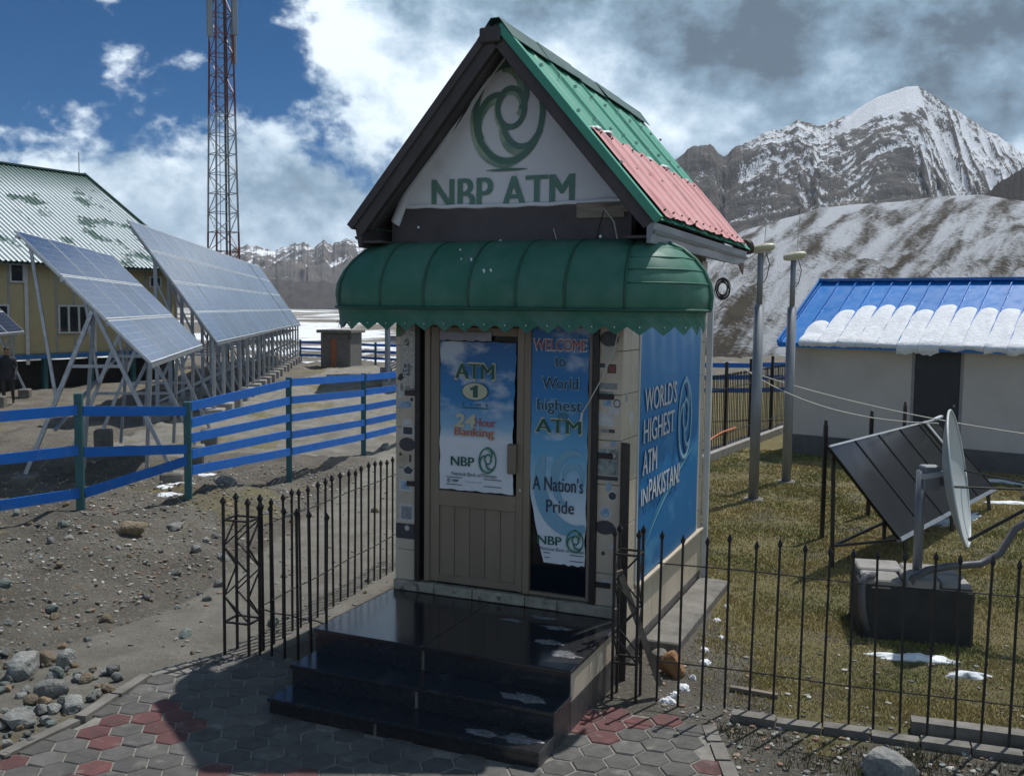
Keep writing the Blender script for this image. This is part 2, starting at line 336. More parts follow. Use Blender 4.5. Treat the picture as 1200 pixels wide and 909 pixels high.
def ribbon(mb, pts, ws, org, ux, uy):
    """flat band of varying width along 2-D points"""
    n = len(pts); vs = []
    for i in range(n):
        a = Vector(pts[max(i-1, 0)]); b = Vector(pts[min(i+1, n-1)]); d = (b-a).normalized(); nn = Vector((-d.y, d.x)); p = Vector(pts[i])
        for sgn in (1, -1):
            q = p + nn*(ws[i]/2*sgn); vs.append(org + ux*q.x + uy*q.y)
    mb.add(vs, [(2*i, 2*i+1, 2*i+3, 2*i+2) for i in range(n-1)])
def logo(parent, org, ux, uy, nv, rx, ry, md, ml, name='emblem'):
    """round emblem of interlocking bands: outer ring, small inner ring, three arms sweeping between them"""
    org = Vector(org); ux = Vector(ux); uy = Vector(uy); nv = Vector(nv)
    def el(cx, cy, r, w, a0, a1, n=40, wv=0):
        P = []; Wd = []
        for i in range(n+1):
            a = R_(a0+(a1-a0)*i/n); P.append(((cx+r*math.cos(a))*rx, (cy+r*math.sin(a))*ry)); Wd.append((w+wv*math.sin(math.pi*i/n))*min(rx, ry))
        return P, Wd
    def arm(a0, da, r0, r1, w0, w1, dx=0, dy=0, n=26):
        P = []; Wd = []
        for i in range(n+1):
            t = i/n; a = R_(a0+da*t); r = r0+(r1-r0)*(t**.8); P.append(((.07*t+dx+r*math.cos(a))*rx, (.10*t+dy+r*math.sin(a))*ry)); Wd.append((w0+(w1-w0)*t)*min(rx, ry))
        return P, Wd
    # pale inner side of the bands
    mb = MB(); o2 = org + nv*.0015
    ribbon(mb, *el(-.05, -.05, .88, .10, 130, 320, 40, .22), o2, ux, uy); ribbon(mb, *el(.06, .07, .36, .18, 20, 250, 30), o2, ux, uy)
    for a0 in (100, 215, 335): ribbon(mb, *el(.38*math.cos(R_(a0))-.02, .38*math.sin(R_(a0))-.03, .52, .12, a0, a0-146, 30, .14), o2, ux, uy)
    mb.build(name+'_side', ml, parent)
    mb = MB(); o3 = org + nv*.003
    ribbon(mb, *el(.02, .02, .93, .155, 0, 360, 56), o3, ux, uy); ribbon(mb, *el(.09, .12, .37, .145, 0, 360), o3, ux, uy)
    for a0 in (100, 215, 335): ribbon(mb, *el(.40*math.cos(R_(a0))+.05, .40*math.sin(R_(a0))+.07, .54, .15, a0, a0-146, 30), o3 + nv*(.0002*(a0 % 7)), ux, uy)
    return mb.build(name, md, parent)

# ------------------------------------------------------------------ the ground
BANK = [(-30, -6.2), (4, -6.2), (7.4, -4.9), (8.6, -4.3), (9.8, -3.65), (12.4, -3.35), (16, -3.1), (22, -2.9), (26, -3.2)]
def bank_x(y):
    for (ya, xa), (yb, xb) in zip(BANK[:-1], BANK[1:]):
        if y <= yb: return xa + (xb-xa)*max(0, (y-ya)/(yb-ya))
    return -3.2
def gz(x, y):
    if y > 70 or x < -40 or x > 40: 
        far = max(0., y-200); return far*far*2.2e-6 + (noise.noise(Vector((x*.01, y*.01, 3)))*1.2 if y > 90 else 0)
    d = bank_x(y) - x
    m = sm(0, 1.3, d)*.32*(1-sm(13.8, 17.5, y))*(1-sm(3.5, 7, d))
    n = noise.fractal(Vector((x*.9, y*.9, 1.7)), 1, 2, 4)
    k = .13 if d > -.2 else (.012 if (x > 2.2 and y > 7) else .006)
    if d < -.2 and x < 2.2: k *= sm(-3.5, -3.2, x-bank_x(y)-0)+.25
    flat = 1.0 if y > 6.0 else .3
    h = m + n*k*flat + (noise.fractal(Vector((x*3.1, y*3.1, .3)), .8, 2, 4)*.055 if d > 0 else 0)
    # soft trench behind the right-hand kerb and dip along the kiosk
    return h
def axis_pts(segs):
    out = [segs[0][0]]
    for a, b, st0, st1 in segs:
        x = a
        while x < b - 1e-6:
            t = (x-a)/(b-a); st = st0*(st1/st0)**t; x = min(b, x+st); out.append(x)
    return out
xs = axis_pts([(-2400, -300, 300, 60), (-300, -30, 60, 3), (-30, -9, 3, .16), (-9, 6, .11, .11), (6, 14, .11, .9), (14, 60, .9, 6), (60, 2400, 6, 300)])
ys = axis_pts([(-80, 0, 30, 2), (0, 5.5, 2, .2), (5.5, 18, .11, .11), (18, 60, .13, 1.6), (60, 300, 1.6, 14), (300, 2900, 14, 260)])
def build_ground():
    nx, ny = len(xs), len(ys); vs = []; tint = []
    for y in ys:
        for x in xs:
            vs.append((x, y, gz(x, y)))
            n1 = noise.fractal(Vector((x*.35, y*.35, 7)), 1, 2, 4); n2 = noise.fractal(Vector((x*1.7, y*1.7, 2)), 1, 2, 4)
            d = bank_x(y)-x
            # r: grass cover, g: lying snow, b: pale hard path
            gr = sm(-.05, .25, x-1.95)*sm(6.2, 7.0, y)*(1-sm(30, 60, y))*(0.75+.5*n2) if x > 1.5 else sm(.15, .45, n1)*.5*(1-sm(0, 1, abs(d)-6))
            if y > 18 and -30 < x < 2: gr = max(gr, sm(0.0, .5, n1)*.55*(1-sm(60, 80, y)))
            sn = sm(52, 75, y + n1*22 + n2*6)
            if y > 60: sn *= .22+.45*sm(-.3, .35, noise.fractal(Vector((x*.05, y*.02, 9)), 1, 2, 4))
            pa = sm(.05, .5, -d)*(1-sm(1.9, 2.6, -d))*(1-sm(26, 40, y)) if x < 1.2 else 0
            if y > 20 and -9 < x < 0: pa = max(pa, .8*(1-sm(45, 60, y)))
            tint.append((max(0, min(1, gr)), max(0, min(1, sn)), max(0, min(1, pa)), 1))
    fs = [(j*nx+i, j*nx+i+1, (j+1)*nx+i+1, (j+1)*nx+i) for j in range(ny-1) for i in range(nx-1)]
    me = bpy.data.meshes.new('ground'); me.from_pydata(vs, [], fs)
    ca = me.color_attributes.new('cover', 'FLOAT_COLOR', 'POINT'); ca.data.foreach_set('color', [c for t in tint for c in t])
    me.polygons.foreach_set('use_smooth', [True]*len(fs))
    m = bpy.data.materials.new('ground_dirt'); m.use_nodes = True; nt = m.node_tree; N = nt.nodes; L = nt.links
    b = N['Principled BSDF']; b.inputs['Roughness'].default_value = .95; b.inputs['Specular IOR Level'].default_value = .15
    g = N.new('ShaderNodeNewGeometry'); at_ = N.new('ShaderNodeAttribute'); at_.attribute_name = 'cover'; sp = N.new('ShaderNodeSeparateColor'); L.new(at_.outputs['Color'], sp.inputs[0])
    def nz(s, d=8, r=.65):
        n = N.new('ShaderNodeTexNoise'); n.inputs['Scale'].default_value = s; n.inputs['Detail'].default_value = d; n.inputs['Roughness'].default_value = r; L.new(g.outputs['Position'], n.inputs['Vector']); return n.outputs['Fac']
    def mr(f, a, c, lo=0, hi=1):
        r = N.new('ShaderNodeMapRange'); r.inputs[1].default_value = a; r.inputs[2].default_value = c; r.inputs[3].default_value = lo; r.inputs[4].default_value = hi; L.new(f, r.inputs[0]); return r.outputs[0]
    def mix(f, A, B):
        x = N.new('ShaderNodeMix'); x.data_type = 'RGBA'; L.new(f, x.inputs[0])
        for i, v in ((6, A), (7, B)):
            if isinstance(v, tuple): x.inputs[i].default_value = (*v, 1)
            else: L.new(v, x.inputs[i])
        return x.outputs[2]
    def mth(op, A, B):
        x = N.new('ShaderNodeMath'); x.operation = op
        for i, v in enumerate((A, B)):
            if isinstance(v, (int, float)): x.inputs[i].default_value = v
            else: L.new(v, x.inputs[i])
        return x.outputs[0]
    dirt = mix(mr(nz(1.1), .35, .65), (.225, .205, .172), (.125, .111, .092)); dirt = mix(mr(nz(9), .52, .66), dirt, (.16, .142, .117)); dirt = mix(mr(nz(26), .54, .68), dirt, (.33, .315, .28)); dirt = mix(mr(nz(60, 4), .56, .70), dirt, (.075, .066, .055))
    path = mix(mr(nz(2.2), .35, .68), (.33, .31, .27), (.21, .195, .165)); path = mix(mr(nz(40), .58, .75), path, (.10, .09, .075))
    gra = mix(mr(nz(.9), .38, .60), (.29, .235, .105), (.18, .18, .07)); gra = mix(mr(nz(14), .45, .62), gra, (.17, .145, .09)); gra = mix(mr(nz(45), .5, .64), gra, (.26, .22, .13)); gra = mix(mr(nz(1.9), .56, .66), gra, (.13, .108, .08))
    c = mix(mr(mth('ADD', sp.outputs[2], mth('MULTIPLY', mth('SUBTRACT', nz(3), .5), .6)), .35, .65), dirt, path)
    c = mix(mr(mth('ADD', sp.outputs[0], mth('MULTIPLY', mth('SUBTRACT', nz(5), .5), .9)), .35, .62), c, gra)
    c = mix(mr(mth('ADD', sp.outputs[1], mth('MULTIPLY', mth('SUBTRACT', nz(.35), .5), 1.0)), .42, .62), c, (.78, .80, .83))
    L.new(c, b.inputs['Base Color'])
    bp = N.new('ShaderNodeBump'); bp.inputs['Distance'].default_value = .07; L.new(nz(18, 10, .8), bp.inputs['Height']); L.new(bp.outputs[0], b.inputs['Normal'])
    me.materials.append(m); tag(link('ground', me), kind='structure')
build_ground()

# ------------------------------------------------------------------ mountains and hills
def terrain_mat(name, rockA, rockB, rockC, snow=(.80, .82, .86), fine=1.0, k=1.0, diag=None, edge=(.44, .58), pos=None):
    m = bpy.data.materials.new(name); m.use_nodes = True; nt = m.node_tree; N = nt.nodes; L = nt.links
    b = N['Principled BSDF']; b.inputs['Roughness'].default_value = .9; b.inputs['Specular IOR Level'].default_value = .15
    at_ = N.new('ShaderNodeAttribute'); at_.attribute_name = 'cover'; sp = N.new('ShaderNodeSeparateColor'); L.new(at_.outputs['Color'], sp.inputs[0])
    uv = N.new('ShaderNodeUVMap'); uv.uv_map = 'run'
    def nz(s, d=8, st=(1, 1, 1), r=.65):
        src = uv.outputs[0]
        if pos:
            ge = N.new('ShaderNodeNewGeometry'); m0 = N.new('ShaderNodeMapping'); m0.inputs['Scale'].default_value = (pos, pos, pos*.6); L.new(ge.outputs['Position'], m0.inputs[0]); src = m0.outputs[0]; st = (1, 1, 1)
        if diag:
            m0 = N.new('ShaderNodeMapping'); m0.inputs['Scale'].default_value = (1, diag[0], 1); m0.inputs['Rotation'].default_value = (0, 0, diag[1]); L.new(src, m0.inputs[0]); src = m0.outputs[0]; st = (st[1], st[0], 1)
        mp = N.new('ShaderNodeMapping'); mp.inputs['Scale'].default_value = st; L.new(src, mp.inputs[0])
        n = N.new('ShaderNodeTexNoise'); n.inputs['Scale'].default_value = s; n.inputs['Detail'].default_value = d; n.inputs['Roughness'].default_value = r; L.new(mp.outputs[0], n.inputs['Vector']); return n.outputs['Fac']
    def mr(f, a, c, lo=0, hi=1):
        r = N.new('ShaderNodeMapRange'); r.inputs[1].default_value = a; r.inputs[2].default_value = c; r.inputs[3].default_value = lo; r.inputs[4].default_value = hi; L.new(f, r.inputs[0]); return r.outputs[0]
    def mix(f, A, B):
        x = N.new('ShaderNodeMix'); x.data_type = 'RGBA'; L.new(f, x.inputs[0])
        for i, v in ((6, A), (7, B)):
            if isinstance(v, tuple): x.inputs[i].default_value = (*v, 1)
            else: L.new(v, x.inputs[i])
        return x.outputs[2]
    def mth(op, A, B):
        x = N.new('ShaderNodeMath'); x.operation = op
        for i, v in enumerate((A, B)):
            if isinstance(v, (int, float)): x.inputs[i].default_value = v
            else: L.new(v, x.inputs[i])
        return x.outputs[0]
    rock = mix(mr(nz(7*fine, 8, (1, .25, 1)), .38, .64), rockA, rockB); rock = mix(mr(nz(2.5*fine, 5), .5, .7), rock, rockC)
    s = mth('ADD', sp.outputs[0], mth('MULTIPLY', mth('SUBTRACT', nz(16*fine, 10, (1, .22, 1), .7), .5), 1.15*k))
    s = mth('ADD', s, mth('MULTIPLY', mth('SUBTRACT', nz(60*fine, 6, (1, .35, 1)), .5), .7*k))
    L.new(mix(mr(s, *edge), rock, snow), b.inputs['Base Color'])
    bp = N.new('ShaderNodeBump'); bp.inputs['Distance'].default_value = 2.5/fine; L.new(nz(45*fine, 8, (1, .4, 1)), bp.inputs['Height']); L.new(bp.outputs[0], b.inputs['Normal'])
    return m
def lerp_pts(pts, u):
    n = len(pts)-1; x = u*n; i = min(n-1, int(x)); t = x-i; t2 = t
    return pts[i].lerp(pts[i+1], t2)
def mountain(name, crest, foot, back, m, nu, nv, spur, sf, snow_fn, jag=0.0, jf=40, seed=0, pw=1.0, snow_smooth=None, uvs=(1, 1)):
    """surface ruled from the foot line over the crest line to a back line, cut by spurs and gullies that run downhill"""
    vs = []; tint = []; uvl = []; info = []
    nb = max(4, nv//6)
    for j in range(nv+nb+1):
        for i in range(nu+1):
            u = i/nu; C = lerp_pts(crest, u).copy(); F = lerp_pts(foot, u); B = lerp_pts(back, u)
            L_ = (C-F).length
            jj = noise.fractal(Vector((u*jf, seed, 4)), .8, 2.1, 6)
            C.z += jag*jj*(1 if snow_smooth is None else snow_smooth(u))
            if j <= nv:
                v = j/nv
                P = F.lerp(C, v); P.z = F.z + (C.z-F.z)*(v**pw)
                q = Vector((P.x+seed*400, P.y*.8, seed*3))
                wq = q + Vector((noise.noise(q/L_*5), noise.noise(q/L_*5+Vector((9, 3, 1))), 0))*(L_*.06)
                r1 = noise.ridged_multi_fractal(wq*(sf/L_), .72, 2.1, 8, 1.0, 2.0)-1.1
                r2 = noise.ridged_multi_fractal(wq*(sf*2.6/L_)+Vector((7, 1, 0)), .9, 2.1, 4, 1.0, 2.0)-1.1
                r3 = noise.fractal(wq*(sf*3/L_), 1, 2, 5)
                env = min(1, v*5)*(1-v)**.55*(.55+.45*v)
                dz = r1*.8+r2*.22
                if snow_smooth is not None and v > .75: dz *= .3+.7*snow_smooth(u)
                P.z += spur*dz*env
                s = 0; info.append((u, v, r1, r2, r3, P))
            else:
                v = (j-nv)/nb; P = C.lerp(B, v); s = .5; v = 1+v
            vs.append(P); tint += [s, 0, 0, 1]; uvl.append((u*uvs[0], v*uvs[1]))
    W_ = nu+1
    for k, (u, v, r1, r2, r3, P) in enumerate(info):
        j, i = divmod(k, W_)
        if 0 < j < nv and 0 < i < nu:
            l1 = (vs[k-1].z+vs[k+1].z+vs[k-W_].z+vs[k+W_].z)/4-P.z
            q = 4 if 4 <= i <= nu-4 and 4 <= j <= nv-4 else 0
            l2 = (vs[k-q].z+vs[k+q].z+vs[k-q*W_].z+vs[k+q*W_].z)/4-P.z if q else 0
            hol = max(-1., min(1., l2/(spur*.10)))*.75 + max(-1., min(1., l1/(spur*.02)))*.25
        else: hol = 0
        tint[4*k] = snow_fn(u, v, r1, hol, r3, P)
    fs = [(j*W_+i, j*W_+i+1, (j+1)*W_+i+1, (j+1)*W_+i) for j in range(nv+nb) for i in range(nu)]
    me = bpy.data.meshes.new(name); me.from_pydata([tuple(v) for v in vs], [], fs)
    ca = me.color_attributes.new('cover', 'FLOAT_COLOR', 'POINT'); ca.data.foreach_set('color', tint)
    ul = me.uv_layers.new(name='run'); li = [0]*len(me.loops); me.loops.foreach_get('vertex_index', li)
    ul.data.foreach_set('uv', [c for i in li for c in uvl[i]])
    me.polygons.foreach_set('use_smooth', [True]*len(fs)); me.materials.append(m)
    return tag(link(name, me), kind='structure')

MT_right = terrain_mat('peak_rock', (.135, .126, .118), (.085, .081, .079), (.165, .148, .128), fine=1.0, k=1.0, pos=.012)
pk = [(560, 330), (640, 262), (700, 222), (750, 205), (795, 186), (812, 173), (832, 171), (850, 182), (872, 166), (905, 152), (935, 142), (962, 148), (985, 139), (1028, 114), (1062, 102), (1076, 101), (1104, 119), (1142, 144), (1180, 167), (1215, 188), (1290, 235), (1400, 280), (1600, 330)]
crest = [at(x, y, 1000 + (x-1000)*.25) for x, y in pk]
foot = [at(x, 352, 560 + (x-600)*.35) for x, y in pk]
for f in foot: f.z = 4
back = [Vector((c.x*1.35, c.y+500, 0)) for c in crest]
UPK = 15/22
def snow_peak(u, v, r1, r2, r3, P):
    i = u*22
    st = noise.fractal(Vector((P.x*.02, P.y*.012, 6)), 1, 2, 5)
    s = .17 + .36*sm(.22, .80, v)*(sm(6.0, 9.0, i)*.75+.25) + .14*st + .36*r2*sm(.15, .4, v)
    s -= .22*sm(.05, .4, noise.fractal(Vector((P.x*.05, P.y*.04, 2)), 1, 2, 4))*sm(.40, .6, v)*(1-sm(15.5, 17, i)*.6)
    s += .10*sm(14.5, 16.5, i)*sm(.3, .8, v)
    wv = v+.05*noise.fractal(Vector((P.x*.03, P.y*.03, 5)), 1, 2, 4); wi = i+.5*noise.noise(Vector((P.x*.02, P.z*.03, 1)))
    s += .8*sm(.86, .93, wv)*sm(11.9, 12.8, wi)*(1-sm(14.7, 15.2, wi))
    return s
mountain('mountain', crest, foot, back, MT_right, 620, 170, 42, 3.4, snow_peak, jag=3.5, jf=26, seed=3.3, pw=1.12, snow_smooth=lambda u: 1-.93*sm(12.0, 12.6, u*22)*(1-sm(15.1, 16.5, u*22)), uvs=(10, 4))

MT_left = terrain_mat('range_rock', (.135, .125, .12), (.09, .085, .085), (.16, .14, .125), fine=1.0, k=.8, pos=.005)
lp = [(-500, 250), (-300, 280), (-100, 262), (40, 285), (150, 300), (230, 296), (285, 291), (305, 287), (322, 296), (338, 289), (352, 284), (366, 291), (378, 284), (392, 287), (405, 280), (420, 286), (445, 278), (480, 292), (540, 270), (620, 284), (720, 262), (820, 280), (1000, 300)]
crest = [at(x, y, 2150) for x, y in lp]; foot = [at(x, 357, 1350) for x, y in lp]
for f in foot: f.z = 3
back = [Vector((c.x*1.2, c.y+450, 0)) for c in crest]
mountain('mountain_range', crest, foot, back, MT_left, 460, 90, 60, 3.0, lambda u, v, r1, r2, r3, P: .10+.40*sm(.25, .9, v)+.40*r2*sm(.15, .4, v)+.15*r3, jag=9, jf=30, seed=7.1, pw=1.1, uvs=(16, 4))
# dark foothill before the range
MT_fh = terrain_mat('foothill', (.085, .08, .078), (.065, .06, .06), (.10, .09, .085), fine=1.2)
lp = [(-400, 345), (-100, 335), (120, 322), (230, 318), (285, 320), (318, 327), (345, 330), (378, 329), (412, 334), (445, 336), (520, 342), (600, 352), (660, 360)]
crest = [at(x, y, 1150) for x, y in lp]; foot = [at(x, 360, 880) for x, y in lp]
for f in foot: f.z = 1
back = [Vector((c.x*1.1, c.y+180, 0)) for c in crest]
mountain('foothill', crest, foot, back, MT_fh, 160, 40, 9, 2.2, lambda u, v, r1, r2, r3, P: .08+.14*r3+.1*sm(.6, 1, v), jag=3, seed=12.1, uvs=(6, 2))
# snowy slope on the right
MT_hill = terrain_mat('slope_tundra', (.12, .098, .07), (.08, .067, .052), (.135, .115, .075), fine=1.0, k=1.0, pos=.045, edge=(.36, .70), snow=(.78, .81, .86))
lp = [(560, 372), (640, 366), (700, 350), (770, 322), (835, 292), (872, 270), (915, 258), (960, 243), (1010, 239), (1060, 236), (1110, 229), (1150, 228), (1200, 236), (1300, 232), (1450, 215), (1700, 190)]
crest = [at(x, y, 430 - (x-800)*.12) for x, y in lp]
fp = [(560, 150), (640, 120), (690, 100), (730, 85), (775, 72), (800, 62), (840, 58), (880, 55), (930, 52), (990, 49), (1060, 46), (1130, 43), (1200, 40), (1320, 37), (1500, 34), (1900, 32)]
foot = []
for x, Y in fp:
    d = ray(x, 400); foot.append(Vector((d.x*Y/d.y, Y, -.4)))
back = [Vector((c.x*1.25, c.y+190, -2)) for c in crest]
def snow_hill(u, v, r1, r2, r3, P):
    X, Y = u*14, v*1.5; p = X*.92+Y*.39; q = -X*.39+Y*.92
    st = noise.fractal(Vector((p*1.5, q*3.6, 3)), .7, 2.1, 7); s2 = noise.noise(Vector((p*.3, q*1.1, 8)))
    return .62 + .42*st + .14*s2 - .45*(1-sm(.0, .07, v))*sm(.22, .34, u)
mountain('hill', crest, foot, back, MT_hill, 320, 170, 5.0, 3.2, snow_hill, jag=.6, jf=12, seed=21.4, pw=1.35, uvs=(9, 5))
MT_dk = terrain_mat('dark_hill', (.05, .043, .04), (.04, .035, .033), (.07, .06, .055), fine=1.0)
lp = [(1090, 252), (1125, 241), (1150, 232), (1172, 213), (1200, 196), (1260, 165), (1400, 120), (1600, 90)]
crest = [at(x, y, 560) for x, y in lp]; foot = [at(x, 262-(x-1090)*.02, 455) for x, y in lp]
back = [Vector((c.x*1.1, c.y+120, 0)) for c in crest]
mountain('ridge', crest, foot, back, MT_dk, 120, 40, 4, 2.0, lambda u, v, r1, r2, r3, P: .02+.1*r3, jag=1.0, seed=30.2, uvs=(4, 2))

# ------------------------------------------------------------------ the ATM kiosk (local x along the front, y into depth, z up)
KTH = -.407; KW, KD, PZ = 2.128, 3.10, .494
K0 = Vector((-1.05, 8.906, 0))
def kpt(a, b, z=0): return K0 + Vector((math.cos(KTH)*a - math.sin(KTH)*b, math.sin(KTH)*a + math.cos(KTH)*b, z))
kiosk = thing('atm_kiosk', K0, KTH, 'small tiled cash machine booth with steep green roof and bulging green awning', 'kiosk')
MID, APX, EAV, HW, OVF, OVB = 1.135, 5.335, 3.77, 1.34, .381, .524
BT = .016
def build_walls():
    # solid walls round a hollow room, front open between the pilasters
    MB().box(KW-.14, KW-BT, .0+BT, KD-BT, -.4, 3.68).build('side_wall', M_wall, kiosk)
    MB().box(BT, .14, BT, KD-BT, -.4, 3.68).build('side_wall', M_wall, kiosk)
    MB().box(.14, KW-.14, KD-.14, KD-BT, -.4, 3.68).build('back_wall', M_wall, kiosk)
    MB().box(.14, KW-.14, .20, KD-.14, .40, PZ+.06).build('floor', M_inner, kiosk)
    MB().box(.14, KW-.14, .2, KD-.14, 3.2, 3.3).build('ceiling', M_inner, kiosk)
    MB().box(.14, .21, BT, .16, PZ, 3.0).box(KW-.21, KW-.14, BT, .16, PZ, 3.0).build('pilaster_core', M_wall, kiosk)
    MB().box(.14, KW-.14, .01, .17, 2.98, 3.68).build('lintel', M_wall, kiosk)
    # a cash machine in the dark room behind the glass
    MB().bbox(1.35, 1.85, 1.5, 2.2, PZ+.07, 2.0, .03).build('cash_machine', M_cdoor, kiosk)
    MB().box(1.45, 1.75, 1.485, 1.497, 1.5, 1.8).build('machine_screen', M_wpane, kiosk)
    # individual facing tiles
    def tile(x0, x1, y0, y1, z0, z1, m=M_tile): MB().bbox(x0, x1, y0, y1, z0, z1, .003).build('tile', m, kiosk)
    zz = [PZ+.02, .86, 1.24, 1.61, 1.98, 2.36, 2.72, 3.10, 3.6]
    for z0, z1 in zip(zz[:-1], zz[1:]):
        tile(0, .205, 0, BT-.001, z0+.003, z1-.003)                # left pilaster face
        tile(KW-.20, KW, 0, BT-.001, z0+.003, z1-.003)             # right pilaster face
        tile(KW-BT+.001, KW, BT+.001, .24, z0+.003, z1-.003); tile(KW-BT+.001, KW, .246, .47, z0+.003, z1-.003)
        tile(KW-BT+.001, KW, 2.84, KD, z0+.003, z1-.003)
        tile(0, BT-.001, BT+.001, .47, z0+.003, z1-.003)
    # lower courses on the visible side, with ledge
    for k in range(6):
        b0 = .02 + k*.514; b1 = b0+.508
        tile(KW-BT+.001, KW+.004, b0, b1, .165, .625); tile(KW-BT+.001, KW+.004, b0, b1, -.35, .16, M_dtile)
        tile(-.004, BT-.001, b0, b1, .165, .625); tile(-.004, BT-.001, b0, b1, -.35, .16, M_dtile)
    MB().bbox(KW-.02, KW+.045, .48, KD+.01, .63, .662, .006).build('ledge', M_tile, kiosk)
    MB().bbox(KW-BT, KW+.012, .47, .5, .663, 3.05, .003).build('banner_batten', M_alu, kiosk); MB().bbox(KW-BT, KW+.012, 2.81, 2.838, .663, 3.05, .003).build('banner_batten', M_alu, kiosk)
    # cracked stone threshold
    x = .0
    for wv in (.42, .38, .5, .3, .528):
        MB().bbox(x+.004, x+wv-.004, -.045-rng.uniform(0, .012), .05, PZ+.002, PZ+.092+rng.uniform(-.008, .006), .008).build('threshold_stone', M_thresh, kiosk); x += wv
build_walls()

def build_door():
    z0, zt = PZ+.105, 2.975
    # fixed brown aluminium frame
    fr = MB().bbox(.300, .352, -.012, .09, z0, zt, .004).bbox(1.262, 1.322, -.014, .09, z0, zt, .004).bbox(1.842, 1.872, -.012, .09, z0, zt, .004)
    fr.bbox(.353, 1.261, -.006, .085, 2.90, zt, .004).bbox(1.323, 1.841, -.006, .085, 2.90, zt, .004).bbox(1.323, 1.841, -.006, .085, z0, z0+.03, .004)
    fr.build('door_frame', M_doorb, kiosk)
    # dark steel gate posts standing before the frame on both sides
    for (x0, x1) in ((.212, .262), (1.878, 1.93)):
        MB().bbox(x0, x1, -.035, .03, PZ+.1, 3.0, .004).build('gate_post', M_iron, kiosk)
    MB().bbox(.268, .296, .02, .06, PZ+.1, 3.0, .004).build('gate_post', M_iron, kiosk)
    for (x, z, s) in ((.1, 2.27, -1), (.12, 1.45, -1), (1.93, 2.32, 1), (1.93, 1.83, 1), (1.93, .74, 1)):
        MB().bbox(min(x, x+.13) if s > 0 else x, (x+.13), -.02, -.003, z, z+.045, .003).build('hinge_strap', M_iron, kiosk)
    # door leaf
    d = thing_part('door')
    MB().bbox(.356, .442, .0, .05, z0+.005, 2.893, .004).build('stile', M_doorb, d)
    MB().bbox(1.190, 1.258, .0, .05, z0+.005, 2.893, .004).build('stile', M_doorb, d)
    MB().bbox(.443, 1.189, .001, .049, z0+.006, z0+.075, .004).build('rail', M_doorb, d)
    MB().bbox(.443, 1.189, .001, .049, 1.30, 1.44, .004).build('rail', M_doorb, d)
    MB().bbox(.443, 1.189, .001, .049, 2.82, 2.892, .004).build('rail', M_doorb, d)
    n = 5; w = (1.189-.443)/n
    for k in range(n):
        MB().bbox(.443+k*w+.002, .443+(k+1)*w-.002, .018, .032, z0+.07, 1.305, .004).build('board', M_doorb, d)
    MB().box(.443, 1.189, .026, .031, 1.44, 2.82).build('glass', M_glass, d)
    MB().bbox(1.125, 1.205, -.052, -.002, 1.64, 1.90, .008).build('handle', M_alu_brown, d)
    MB().tube([(1.232, -.012, 1.50), (1.232, .0, 1.50)], .014, 10).build('lock', M_steelp, d)
    # side light
    MB().box(1.323, 1.841, .03, .035, z0+.03, 2.90).build('side_glass', M_glass, kiosk)
def thing_part(name): return link(name, None, kiosk, (0, 0, 0))
M_alu_brown = mat('handle_brown', (.20, .17, .13), (.17, .14, .11), 4, .35, metal=.3)
build_door()

